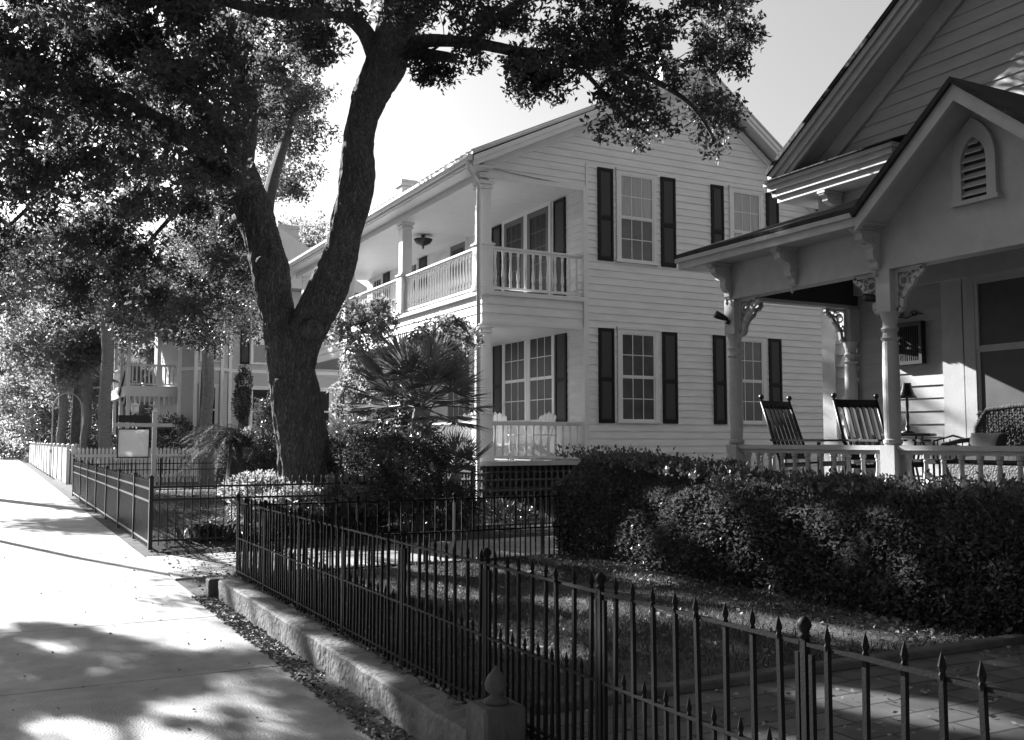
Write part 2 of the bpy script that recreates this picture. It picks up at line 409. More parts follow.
# its return at right angles
cf = empty('return_iron_fence',(4.3,10.55,.15),'black spiked iron fence crossing the yard just left of the clipped hedge','fence')
xs = [2.42,3.6,4.78,5.96,7.1]
for x in xs[1:]:
    p = place(post_m,cf,(x,10.55,.15)); place(ballm,p,(x,10.55,.95))
for a,b in zip(xs[:-1],xs[1:]):
    rl = MB()
    for zz in (.925,.55,.2): rl.box(a,b-.017,10.535,10.565,zz-.008,zz+.008)
    pn = empty('fence_panel'); pn.parent = cf; pn.location = Vector(((a+b)/2,10.55,.15))-worldloc(cf)
    rl.build('rail',IRON,pn)
    for q in range(8):
        x = a+(b-a)*(q+.7)/8.4; place(pk_t,pn,(x,10.55,.15))
        if q<7: place(pk_s,pn,(x+(b-a)/16.8,10.55,.15))
for o in (pk_t,pk_s,post_m,ballm): bpy.data.objects.remove(o)
# modern flat-top iron fence of the next yard
nf = empty('flat_rail_iron_fence',(2.04,15.15,.05),'black iron fence with doubled top rails enclosing the white house yard','fence')
def rail_panel(p0,p1,zb=.06,sp=.115):
    p0=Vector((p0[0],p0[1],0)); p1=Vector((p1[0],p1[1],0)); L=(p1-p0).length; d=(p1-p0)/L
    m_=MB()
    for zz in (zb+.87,zb+.69,zb+.1): m_.bar(p0+Vector((0,0,zz)),p1+Vector((0,0,zz)),.028,.03)
    n=int(L/sp)
    for q in range(1,n):
        c=p0+d*(L*q/n); m_.box(c.x-.008,c.x+.008,c.y-.008,c.y+.008,zb+.03,zb+.97); m_.lathe([(.009,0),(.013,.01),(0,.05)],c.x,c.y,zb+.97,5)
    m_.build('fence_panel',IRON2,nf)
def rail_post(x,y,zb=.03):
    m_=MB(); m_.box(x-.028,x+.028,y-.028,y+.028,zb,zb+1.03); m_.lathe([(.036,0),(.036,.015),(.0,.05)],x,y,zb+1.03,4); m_.build('post',IRON2,nf)
sy=[15.15,17.0,19.25,21.5,23.75,26,28.25,30.9]
for y in sy: rail_post(2.04,y)
for a,b in zip(sy[:-1],sy[1:]): rail_panel((2.04,a),(2.04,b),.03,.095)
sx=[2.04,4.8,7.2,9.6]
for x in sx[1:]: rail_post(x,15.15)
for a,b in zip(sx[:-1],sx[1:]): rail_panel((a,15.15),(b,15.15))
sx=[2.04,4.4,6.8,9.0]
for x in sx[1:]: rail_post(x,30.9)
for a,b in zip(sx[:-1],sx[1:]): rail_panel((a,30.9),(b,30.9))
# white picket fence
pf = empty('white_picket_fence',(2.29,37.7,0),'white painted picket fence beyond the sign post, running down the sidewalk','fence')
def picket(m_,c,d,s,z1,w=.085):
    n=Vector((-d.y,d.x,0)); 
    pts=[(-w/2,.04),(w/2,.04),(w/2,z1-.06),(0,z1),(-w/2,z1-.06)]
    m_.prism(pts, lambda u,v,t: c+d*u+n*t+Vector((0,0,v)), -.012,.012)
def picket_run(p0,p1,z1,bay=2.4):
    p0=Vector((p0[0],p0[1],0)); p1=Vector((p1[0],p1[1],0)); L=(p1-p0).length; d=(p1-p0)/L; nb=max(1,round(L/bay)); nn=Vector((-d.y,d.x,0))
    for i in range(nb):
        a=p0+d*(L*i/nb); b=p0+d*(L*(i+1)/nb); m_=MB(); l=(b-a).length; n=int(l/.125)
        for zz in (.35,z1-.3): m_.bar(a+Vector((0,0,zz))-nn*.035,b+Vector((0,0,zz))-nn*.035,.04,.09)
        for q in range(n): picket(m_,a+d*(l*(q+.5)/n),d,1,z1-.02*abs(math.sin(q)))
        m_.build('picket_panel',WHITE,pf)
        m_=MB(); m_.box(a.x-.055,a.x+.055,a.y-.055,a.y+.055,0,z1+.04); m_.lathe([(.09,0),(.09,.03),(0,.08)],a.x,a.y,z1+.04,4); m_.build('post',WHITE,pf)
picket_run((2.29,37.75),(2.29,80),1.4,3)
picket_run((2.45,37.75),(13.5,37.75),1.38)

# ------------------------------------------------------------------ house components
def bx(mb,fn,u0,u1,z0,z1,n0,n1):
    return mb.prism([(u0,z0),(u1,z0),(u1,z1),(u0,z1)], lambda u,v,t: fn(u,v,t), n0, n1)
def window(parent,fn,u0,u1,z0,z1,gt=None,gb=None,cols=3,rows=2,fm=None,cas=.09,sashm=None,split=.5):
    fm = fm or WHITE; f = MB()
    bx(f,fn,u0,u0+cas,z0,z1,0,.062); bx(f,fn,u1-cas,u1,z0,z1,0,.062)
    bx(f,fn,u0+cas,u1-cas,z1-cas,z1,0,.062); bx(f,fn,u0-.02,u1+.02,z1+.001,z1+.05,0,.085)
    a,b,c,d = u0+cas+.001,u1-cas-.001,z0+.051,z1-cas-.001; s=.042; zm=c+(d-c)*(1-split)
    w_ = f.build('window',fm,parent)
    sh = MB()
    for (p,q,n) in ((c,zm,.047),(zm,d,.056)):
        bx(sh,fn,a,a+s,p,q,.0,n); bx(sh,fn,b-s,b,p,q,.0,n); bx(sh,fn,a+s,b-s,p,p+s,.0,n-.002); bx(sh,fn,a+s,b-s,q-s*.7,q,.0,n-.002)
        for i in range(1,cols):
            u=a+s+(b-a-2*s)*i/cols; bx(sh,fn,u-.009,u+.009,p+s,q-s*.7,.03,.042)
        for i in range(1,rows):
            z=p+s+(q-p-1.7*s)*i/rows; bx(sh,fn,a+s,b-s,z-.009,z+.009,.03,.04)
    sh.build('sash',sashm or fm,w_)
    for (p,q,gm,nm) in ((c+s,zm-s*.7,gb or GLASS,'pane'),(zm+s,d-s*.7,gt or GLASS,'pane')):
        m_=MB(); bx(m_,fn,a+s-.002,b-s+.002,p-.002,q+.002,.029,.0335); m_.build(nm,gm,w_)
    m_=MB(); bx(m_,fn,u0-.04,u1+.04,z0,z0+.05,0,.1); m_.build('sill',fm,w_)
    return w_
def shutter(parent,fn,u0,u1,z0,z1,m=None):
    f=MB(); s=.055; zm=z0+(z1-z0)*.46
    bx(f,fn,u0,u0+s,z0,z1,.02,.06); bx(f,fn,u1-s,u1,z0,z1,.02,.06)
    for a,b in ((z0,z0+.09),(zm-.04,zm+.04),(z1-.07,z1)): bx(f,fn,u0+s,u1-s,a,b,.02,.058)
    o=f.build('shutter',m or SHUT,parent)
    p=MB()
    for a,b in ((z0+.09,zm-.04),(zm+.04,z1-.07)):
        bx(p,fn,u0+s,u1-s,a,b,.02,.038); bx(p,fn,u0+s+.025,u1-s-.025,a+.03,b-.03,.032,.05)
    p.build('panel',SHUTP,o); return o
def gdoor(parent,fn,u0,u1,z0,z1):
    """dark glazed door leaf in a white casing"""
    f=MB(); c=.09
    bx(f,fn,u0-c,u0,z0,z1+c,0,.06); bx(f,fn,u1,u1+c,z0,z1+c,0,.06); bx(f,fn,u0,u1,z1,z1+c,0,.06)
    o=f.build('door',WHITE,parent)
    l=MB(); s=.14
    bx(l,fn,u0,u0+s,z0,z1,0,.05); bx(l,fn,u1-s,u1,z0,z1,0,.05); bx(l,fn,u0+s,u1-s,z0,z0+.3,0,.048); bx(l,fn,u0+s,u1-s,z1-s,z1,0,.048)
    a,b,p,q=u0+s,u1-s,z0+.3,z1-s
    for i in range(1,3): u=a+(b-a)*i/3; bx(l,fn,u-.01,u+.01,p,q,.03,.042)
    for i in range(1,5): z=p+(q-p)*i/5; bx(l,fn,a,b,z-.01,z+.01,.03,.04)
    l.build('door_leaf',DOORG,o)
    g_=MB(); bx(g_,fn,a,b,p,q,.029,.033); g_.build('pane',GLASSD,o); return o
BALPROF=[(.018,0),(.026,.0),(.026,.09),(.016,.1),(.022,.13),(.032,.2),(.03,.27),(.018,.42),(.015,.56),(.021,.6),(.016,.62),(.026,.64),(.026,.72)]
def baluster_mesh(h,m,s=1.0,x=0,y=0,z=0,mb=None):
    o=mb or MB(); o.lathe([(r*s,t/.72*h) for r,t in BALPROF],x,y,z,8); return o
def railing(parent,p0,p1,zf,ht,sp,proto,m,stuff=False,bs=1.0,botz=.09,thick=.07):
    """rails between two points; balusters as children (or one mesh far off)"""
    p0=Vector(p0);p1=Vector(p1);L=(p1-p0).length;d=(p1-p0)/L
    r=MB(); up=Vector((0,0,1))
    r.bar(p0+up*(zf+ht-.025),p1+up*(zf+ht-.025),thick+.03,.045); r.bar(p0+up*(zf+ht-.07),p1+up*(zf+ht-.07),thick*.6,.04); r.bar(p0+up*(zf+botz),p1+up*(zf+botz),thick*.7,.05)
    ro=r.build('railing',m,parent); n=int(L/sp); h=ht-.115-botz
    if stuff:
        b=MB()
        for i in range(n): c=p0+d*(L*(i+.5)/n); b.lathe([(rr*bs,t/.72*h) for rr,t in BALPROF[::2]],c.x,c.y,zf+botz+.025,6)
        b.build('balusters',m,ro)
    else:
        for i in range(n):
            c=p0+d*(L*(i+.5)/n)
            o=bpy.data.objects.new('baluster',proto.data); C.objects.link(o); o.parent=ro; o.location=Vector((c.x,c.y,zf+botz+.025))-worldloc(ro)
    return ro

# ------------------------------------------------------------------ white two-storey house
HX0,HX1,HY0,HY1 = 11.55,19.2,18.5,33.0
PX=9.08
wh = empty('white_house',(11.55,18.5,0),'white two storey clapboard house with stacked side porches and black shutters','house')
def whL(z): return 14.7-(10.28-z)/.478
def whR(z): return 14.7+(10.28-z)/.71
def whrange(z):
    l = 11.55 if z < 7.27 else max(whL(z), 8.95)
    return (l, min(19.2, whR(z)))
core=MB()
core.prism([(11.58,0),(19.17,0),(19.17,7.05),(14.7,10.2),(11.58,8.75)], lambda u,v,t:(u,t,v), HY0+.03, HY1)
core.prism([(8.98,7.27),(11.6,7.27),(11.6,8.72),(8.98,7.5)], lambda u,v,t:(u,t,v), HY0+.03, HY0+.15)
core.build('wall_core',WHITE,wh)
s=MB(); siding(s,faceY(HY0),.5,10.28,whrange,.165); s.build('gable_wall',WSIDE,wh)
s=MB(); siding(s,faceX(HX0),1.2,7.4,lambda z:(HY0,HY1),.165); s.build('porch_wall',WSIDE,wh)
s=MB(); s.box(11.53,19.22,HY0-.02,HY0+.1,-.1,.5); s.build('foundation',WALLC,wh)
# corner boards
s=MB(); s.box(11.5,11.62,HY0-.045,HY0+.06,.5,7.27); s.build('corner_board',WHITE,wh)
s=MB(); s.box(19.12,19.24,HY0-.045,HY0+.06,.5,7.0); s.build('corner_board',WHITE,wh)
s=MB(); s.box(8.93,11.62,HY0-.04,HY0+.02,7.2,7.3); s.box(11.56,11.62,HY0-.042,HY0+.02,7.3,7.85)
s.build('beam_trim',WHITE,wh)
# roof
def ext(poly,y0,y1,nm,m): 
    s=MB(); s.prism(poly,lambda u,v,t:(u,t,v),y0,y1); return s.build(nm,m,wh)
ext([(8.55,7.52),(14.7,10.46),(14.7,10.52),(8.55,7.58)],18.02,34,'roof',METALR)
ext([(14.701,10.46),(19.7,6.91),(19.7,6.97),(14.701,10.52)],18.02,34,'roof',METALR)
s=MB()
for i in range(60):
    yy_=18.05+i*.27; s.bar((8.53,yy_,7.6),(14.7,yy_,10.54),.03,.035)
s.build('roof_seam',METALR,wh)
s=MB()   # rake boards and soffit
for (a,b) in (((8.58,7.5),(14.7,10.45)),((19.67,6.9),(14.7,10.45))):
    for (d0,d1,y0,y1) in ((0,.11,18.03,18.09),(.112,.22,18.06,18.12),(.06,.1,18.121,18.5)):
        s.prism([(a[0],a[1]-d0),(b[0],b[1]-d0),(b[0],b[1]-d1),(a[0],a[1]-d1)],lambda u,v,t:(u,t,v),y0,y1)
s.build('rake_trim',WHITE,wh)
s=MB()   # frieze under the rakes
s.prism([(9.0,7.52),(14.7,10.24),(14.7,10.05),(9.0,7.34)],lambda u,v,t:(u,t,v),HY0-.05,HY0-.022)
s.prism([(19.2,7.05),(14.7,10.24),(14.7,10.05),(19.2,6.86)],lambda u,v,t:(u,t,v),HY0-.052,HY0-.024)
s.build('frieze_board',WHITE,wh)
s=MB(); s.box(8.56,8.6,18.1,34,7.34,7.5); s.box(8.6,9.1,18.12,34,7.32,7.345); s.build('eave_board',WHITE,wh)
s=MB(); s.box(19.63,19.68,18.1,34,6.74,6.89); s.box(19.2,19.63,18.1,34,6.73,6.75); s.build('eave_board',WHITE,wh)
s=MB()
s.prism([(8.44,7.52),(8.44,7.46),(8.48,7.4),(8.55,7.4),(8.555,7.52)],lambda u,v,t:(u,t,v),18.05,34); s.build('gutter',WHITE,wh)
s=MB(); s.tube([(8.5,18.15,7.4),(8.52,18.16,7.25),(8.72,18.3,7.1),(8.84,18.34,6.98),(8.84,18.34,1.3)],.045,8)
s.tube([(8.84,18.34,1.31),(8.84,18.34,.35),(8.78,18.2,.22),(8.6,17.9,.15)],.045,8)
s.build('downspout',WHITE,wh,smooth=True)
s=MB(); s.box(9.0,11.55,HY0+.1,HY1,7.28,7.32); s.build('upper_ceiling',WHITE,wh)
s=MB(); s.box(8.95,9.2,HY0+.1,HY1,7.16,7.32); s.build('upper_beam',WHITE,wh)
# balcony band
s=MB(); s.box(9.03,11.5,HY0+.03,HY1,4.15,4.7); s.build('balcony_core',WHITE,wh)
s=MB(); siding(s,faceY(HY0+.03),4.12,4.68,lambda z:(9.0,11.5),.19); siding(s,faceX(9.03),4.12,4.68,lambda z:(HY0,HY1),.19); s.build('balcony_band',WSIDE,wh)
s=MB(); s.box(8.94,11.56,HY0-.05,HY1,4.69,4.78); s.box(8.98,11.54,HY0-.02,HY1,4.07,4.12); s.build('balcony_floor',WHITE,wh)
s=MB(); s.box(8.98,11.5,HY0-.02,HY1,1.08,1.17); s.build('porch_floor',RWHITE,wh)
s=MB()
for i in range(100):
    yv=HY0+.05+i*.145
    s.box(9.04,9.06,yv,yv+.06,.0,1.07)
for i in range(17):
    xv=9.08+i*.145; s.box(xv,xv+.06,HY0+.04,HY0+.06,0,1.07)
for i in range(6): s.box(9.02,9.04,HY0,HY1,.08+i*.17,.12+i*.17); s.box(9.08,11.5,HY0+.02,HY0+.04,.08+i*.17,.12+i*.17)
s.box(9.5,11.5,HY0+.5,HY1,-.1,1.06)
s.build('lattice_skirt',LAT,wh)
def column(x,y,z0,z1,nm='column'):
    s=MB(); a=.13; b=.17
    s.box(x-b,x+b,y-b,y+b,z0,z0+.98); s.box(x-b-.03,x+b+.03,y-b-.03,y+b+.03,z0+.98,z0+1.03); s.box(x-b+.02,x+b-.02,y-b+.02,y+b-.02,z0+1.03,z0+1.07)
    s.box(x-b-.02,x+b+.02,y-b-.02,y+b+.02,z0,z0+.12)
    s.box(x-a,x+a,y-a,y+a,z0+1.07,z1-.18); s.box(x-a-.03,x+a+.03,y-a-.03,y+a+.03,z1-.18,z1-.13); s.box(x-a-.05,x+a+.05,y-a-.05,y+a+.05,z1-.08,z1)
    s.box(x-a-.01,x+a+.01,y-a-.01,y+a+.01,z1-.13,z1-.08)
    s.build(nm,WHITE,wh,bevel=.006)
cys=[18.69,23.2,27.7,32.2]
for y in cys: column(PX+.03,y,1.17,4.07); column(PX+.03,y,4.78,7.16)
pb=baluster_mesh(.7,WHITE).build('baluster',WHITE)
for (zf,ht) in ((1.17,.85),(4.78,.98)):
    bb=MB(); baluster_mesh(ht-.205,WHITE,1.15,mb=bb); pr=bb.build('baluster',WHITE)
    railing(wh,(9.28,18.62,0),(11.5,18.62,0),zf,ht,.175,pr,WHITE)
    railing(wh,(9.05,18.86,0),(9.05,23.05,0),zf,ht,.15,pr,WHITE)
    for a,b in zip(cys[1:-1],cys[2:]): railing(wh,(9.05,a+.16,0),(9.05,b-.16,0),zf,ht,.15,pr,WHITE,stuff=True)
    bpy.data.objects.remove(pr)
bpy.data.objects.remove(pb)
fy=faceY(HY0); fx=faceX(HX0)
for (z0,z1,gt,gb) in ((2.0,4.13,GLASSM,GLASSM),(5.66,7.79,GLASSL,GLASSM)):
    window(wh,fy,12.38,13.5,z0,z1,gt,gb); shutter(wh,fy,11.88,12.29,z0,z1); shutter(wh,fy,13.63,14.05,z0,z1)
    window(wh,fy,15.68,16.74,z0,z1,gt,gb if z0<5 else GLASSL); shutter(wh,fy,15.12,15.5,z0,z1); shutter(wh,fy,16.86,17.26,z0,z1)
# inner porch wall (u runs along +Y)
window(wh,fx,19.78,21.1,2.02,4.2,GLASSD,GLASSD); window(wh,fx,21.12,22.44,2.02,4.2,GLASSD,GLASSD); shutter(wh,fx,19.25,19.74,2.0,4.2); shutter(wh,fx,22.5,22.98,2.0,4.2)
window(wh,fx,24.3,26,2.02,4.3,GLASSD,GLASSD,cols=4); window(wh,fx,28,29.4,2.02,4.3,GLASSD,GLASSD)
gdoor(wh,fx,20.03,21.1,4.8,7.2); gdoor(wh,fx,21.27,22.34,4.8,7.2); shutter(wh,fx,19.28,19.8,4.82,7.24); shutter(wh,fx,22.55,23.05,4.82,7.24)
gdoor(wh,fx,24.72,25.75,4.8,7.2); shutter(wh,fx,27.55,28.1,5.2,7.25); window(wh,fx,28.2,29.4,5.3,7.25,None,None); shutter(wh,fx,30.75,31.3,5.2,7.25); window(wh,fx,31.4,32.4,5.3,7.25)
# chimneys
def brickstack(x0,x1,y0,y1,z0,z1,parent,m):
    s=MB(); s.box(x0,x1,y0,y1,z0,z1-.18); s.box(x0-.05,x1+.05,y0-.05,y1+.05,z1-.18,z1-.08); s.box(x0-.02,x1+.02,y0-.02,y1+.02,z1-.08,z1)
    return s.build('chimney',m,parent,bevel=.01)
brickstack(16.35,16.95,22.0,22.6,8.0,12.45,wh,RWHITE)
brickstack(9.9,10.35,25.5,25.95,8.0,8.95,wh,RWHITE)
cl=empty('porch_ceiling_light',(10.3,24.9,7.27),'dark pendant light bowl hanging from the upper porch ceiling of the white house','light')
s=MB(); s.lathe([(.02,0),(.07,-.02),(.07,-.04),(.015,-.06),(.015,-.12)],10.3,24.9,7.28,10); s.build('canopy',BLACKW,cl)
s=MB(); s.lathe([(.26,-.12),(.25,-.16),(.19,-.24),(.08,-.29),(.02,-.31),(.03,-.34),(.012,-.4)],10.3,24.9,7.28,14); s.build('glass_bowl',BLACKW,cl,smooth=True)

# Adirondack chair
def adirondack(loc,rz,label):
    t=empty('adirondack_chair',(0,0,0),label,'chair','white chairs on the lower porch of the white house')
    b=MB()
    for i in range(5):
        x=(i-2)*.11; h=.72+.12*math.cos((i-2)*.6)
        poly=[(x-.05,0),(x+.05,0),(x+.05,h-.03),(x,h+.02),(x-.05,h-.03)]
        b.prism(poly,lambda u,v,k:(u,.25+v*.35+k,.3+v*.92),0,.02)
    b.build('backrest',WHITE,t)
    q=MB()
    for i in range(5): q.box(-.27,.27,-.3+i*.11,-.21+i*.11,.36-i*.02,.38-i*.02)
    q.build('seat',WHITE,t)
    for sx_ in (-.33,.33):
        a=MB(); a.box(sx_-.06,sx_+.06,-.38,.42,.55,.575); a.build('armrest',WHITE,t)
        a=MB(); a.box(sx_-.015,sx_+.015,-.34,-.24,0,.55); a.build('leg',WHITE,t)
        a=MB(); a.bar((sx_*.9,.45,.05),(sx_*.9,-.3,.36),.025,.12); a.build('leg',WHITE,t)
    t.location=loc; t.rotation_euler=(0,0,rz); return t
adirondack((9.75,19.35,1.17),R(-25),'white slatted garden chair in the middle of the three on the lower porch')
adirondack((10.6,19.25,1.17),R(-75),'white slatted garden chair turned edge on, nearest the wall corner of the lower porch')
adirondack((9.62,20.3,1.17),R(-20),'white slatted garden chair farthest back, half behind the porch corner column')

# ------------------------------------------------------------------ near porch house
WX,CY0=9.6,9.45; YC=4.5
rh=empty('gabled_porch_house',(9.6,9.45,0),'white gabled house with bracketed front porch at the right edge','house')
SL=.687
def rtop(y): return 8.92-SL*abs(y-YC)
def rhr(z):
    if z<5.0: return (-.4,CY0)
    k=(8.66-z)/SL; return (YC-min(k,4.95),YC+min(k,4.95))
fw_=faceX(WX)
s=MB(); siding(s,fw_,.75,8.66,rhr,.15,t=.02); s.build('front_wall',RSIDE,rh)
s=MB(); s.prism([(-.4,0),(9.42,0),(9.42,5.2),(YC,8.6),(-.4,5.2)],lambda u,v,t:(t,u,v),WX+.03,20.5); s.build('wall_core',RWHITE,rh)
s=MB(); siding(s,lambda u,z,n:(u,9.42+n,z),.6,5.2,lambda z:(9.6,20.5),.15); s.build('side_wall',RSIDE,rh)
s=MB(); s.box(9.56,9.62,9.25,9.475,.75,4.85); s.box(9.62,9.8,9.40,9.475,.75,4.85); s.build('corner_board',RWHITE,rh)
def rex(poly,x0,x1,nm,m,bev=0):
    s=MB(); s.prism(poly,lambda u,v,t:(t,u,v),x0,x1); return s.build(nm,m,rh)
ya,za=9.96,rtop(9.96)
rex([(ya,za),(YC,8.92),(YC,8.98),(ya+.02,za+.06)],9.1,20.6,'roof',SHING)
yb=2*YC-ya
rex([(YC-.001,8.92),(yb,za),(yb-.02,za+.06),(YC-.001,8.98)],9.1,20.6,'roof',SHING)
s=MB()
for (e,yy_) in ((ya,1),(yb,-1)):
    zz=rtop(e)
    for (d0,d1,x0,x1) in ((.002,.09,9.13,9.2),(.092,.2,9.17,9.23),(.202,.27,9.2,9.25)):
        s.prism([(e,zz-d0),(YC,8.92-d0),(YC,8.92-d1),(e,zz-d1)],lambda u,v,t:(t,u,v),x0,x1)
    s.prism([(e,zz-.15),(YC,8.92-.15),(YC,8.92-.21),(e,zz-.21)],lambda u,v,t:(t,u,v),9.251,9.6)
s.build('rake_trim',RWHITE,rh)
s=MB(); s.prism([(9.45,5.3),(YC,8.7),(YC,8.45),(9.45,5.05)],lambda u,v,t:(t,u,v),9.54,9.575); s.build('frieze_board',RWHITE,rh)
# cornice return
s=MB()
for (z0,z1,x0,y1,ye) in ((4.8,4.88,9.24,9.9,7.98),(4.881,4.96,9.2,9.95,7.95),(4.961,5.03,9.16,10.0,7.91),(5.031,5.08,9.12,10.04,7.87)):
    s.box(x0,9.57,ye,y1,z0,z1); s.box(9.571,20.5,9.47,y1,z0,z1)
s.build('cornice_return',RWHITE,rh)
s=MB(); s.add([(9.08,10.07,5.082),(9.08,7.84,5.082),(9.57,7.84,5.24),(9.57,10.07,5.24),(9.08,10.07,5.1),(9.08,7.84,5.1),(9.57,7.84,5.27),(9.57,10.07,5.27)],[(0,1,2,3),(4,7,6,5),(0,4,5,1),(1,5,6,2),(3,2,6,7),(0,3,7,4)])
s.build('return_roof',SHING,rh)
# porch roof : hip at the far end
E0,ER=3.78,.364
def pr(x): return E0+ER*(x-7.18)
s=MB(); y0=9.44
A=(7.18,y0,E0);B=(7.18,-1.0,E0);Cc=(9.6,-1.0,pr(9.6));D=(9.6,y0-2.42,pr(9.6));E_=(9.6,y0,E0)
up_=lambda p,d=.05:(p[0],p[1],p[2]+d)
B1=(7.18,6.59,E0); B2=(9.6,5.56,pr(9.6)); B3=(7.18,4.47,E0); B4=(9.6,5.5,pr(9.6))
s.add([A,B1,B2,D,up_(A),up_(B1),up_(B2),up_(D)],[(3,2,1,0),(4,5,6,7),(0,1,5,4),(1,2,6,5),(3,0,4,7)])
s.add([B3,B,Cc,B4,up_(B3),up_(B),up_(Cc),up_(B4)],[(3,2,1,0),(4,5,6,7),(0,1,5,4),(1,2,6,5),(3,0,4,7)])
s.add([A,D,E_,up_(A),up_(D),up_(E_)],[(0,1,2),(3,5,4),(0,3,5,2)])
s.build('porch_roof',SHING,rh)
s=MB(); s.box(7.2,7.24,6.6,9.42,3.65,3.775); s.box(7.2,7.24,-1,4.46,3.65,3.775); s.box(7.24,9.6,9.38,9.42,3.65,3.775)
s.box(7.24,7.57,6.6,9.38,3.665,3.68); s.box(7.24,7.57,-1,4.46,3.665,3.68); s.box(7.57,9.6,9.0,9.38,3.665,3.68)
s.box(7.17,7.2,6.62,9.45,3.73,3.778)
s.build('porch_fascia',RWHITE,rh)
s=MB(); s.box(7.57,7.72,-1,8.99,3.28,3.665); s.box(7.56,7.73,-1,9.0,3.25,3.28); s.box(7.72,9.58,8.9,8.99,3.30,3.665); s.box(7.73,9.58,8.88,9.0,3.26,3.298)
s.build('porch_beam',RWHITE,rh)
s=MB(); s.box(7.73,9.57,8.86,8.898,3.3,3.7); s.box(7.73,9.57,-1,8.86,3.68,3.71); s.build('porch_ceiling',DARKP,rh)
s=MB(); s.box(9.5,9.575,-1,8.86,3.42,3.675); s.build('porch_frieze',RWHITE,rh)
# porch gable
GY,GT,GS=5.53,4.66,.84
def gp(k,d=0): return (GY+k,GT-abs(k)*GS-d)
kk=1.12
s=MB(); s.prism([(GY-1.09,3.666),(GY+1.09,3.666),gp(1.09,.06),(GY,GT-.06),gp(-1.09,.06)],lambda u,v,t:(t,u,v),7.57,7.66); 
s.build('gable_panel',RWHITE,rh)
for sg in (1,-1):
    a=gp(sg*kk); b=(GY,GT)
    s=MB(); s.prism([a,b,(b[0],b[1]+.055),(a[0]+sg*.03,a[1]+.055)],lambda u,v,t:(t,u,v),7.13,9.62); s.build('gable_roof',SHING,rh)
    s=MB(); s.prism([a,b,(b[0],b[1]-.15),(a[0],a[1]-.13)],lambda u,v,t:(t,u,v),7.17,7.215); s.prism([(a[0],a[1]-.04),(b[0],b[1]-.05),(b[0],b[1]-.075),(a[0],a[1]-.06)],lambda u,v,t:(t,u,v),7.216,7.57)
    s.build('gable_trim',RWHITE,rh)
# arched louvre vent
vt=MB(); vy,vz=5.62,3.72
def arch(w,h,hs,n=7):
    """pointed-arch outline: half width w, spring height hs, apex h"""
    p=[(-w,0),(w,0),(w,hs)]
    for i in range(1,n): a=i/n*math.pi/3; p.append((2*w*math.cos(a)-w,hs+(h-hs)*math.sin(a)/.866))
    p.append((0,h))
    for i in range(n-1,0,-1): a=i/n*math.pi/3; p.append((w-2*w*math.cos(a),hs+(h-hs)*math.sin(a)/.866))
    p.append((-w,hs)); return p
o_=arch(.215,.72,.33); i_=arch(.125,.55,.33)
fnv=lambda u,v,t:(7.57-t,vy+u,vz+v); n=len(o_)
vs=[fnv(u,v,.055) for u,v in o_]+[fnv(u,v,.055) for u,v in i_]+[fnv(u,v,0) for u,v in o_]+[fnv(u,v,.004) for u,v in i_]
fs=[]
for i in range(n):
    k=(i+1)%n; fs+=[(i,k,n+k,n+i),(2*n+i,2*n+k,k,i),(n+i,n+k,3*n+k,3*n+i)]
vt.add(vs,fs); vt.box(7.5,7.58,vy-.24,vy+.24,vz-.04,vz)
vto=vt.build('vent',RWHITE,rh)
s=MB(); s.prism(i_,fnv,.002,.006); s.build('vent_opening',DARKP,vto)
s=MB()
for i in range(7):
    z=.03+i*.075; w_=.122 if z<.3 else .122*max(.12,1-((z-.3)/.26)**1.4)
    s.add([fnv(-w_,z,.05),fnv(w_,z,.05),fnv(w_,z+.045,.01),fnv(-w_,z+.045,.01),fnv(-w_,z+.012,.052),fnv(w_,z+.012,.052),fnv(w_,z+.057,.012),fnv(-w_,z+.057,.012)],[(0,1,2,3),(4,7,6,5),(0,4,5,1),(3,2,6,7)])
s.build('louvre',RWHITE,vto)
# deck
s=MB(); s.box(7.5,9.6,-1,9.05,.87,.95); s.build('porch_deck',RWHITE,rh)
s=MB(); s.box(7.56,9.6,-1,9.0,0,.868); s.build('porch_skirt',LAT,rh)
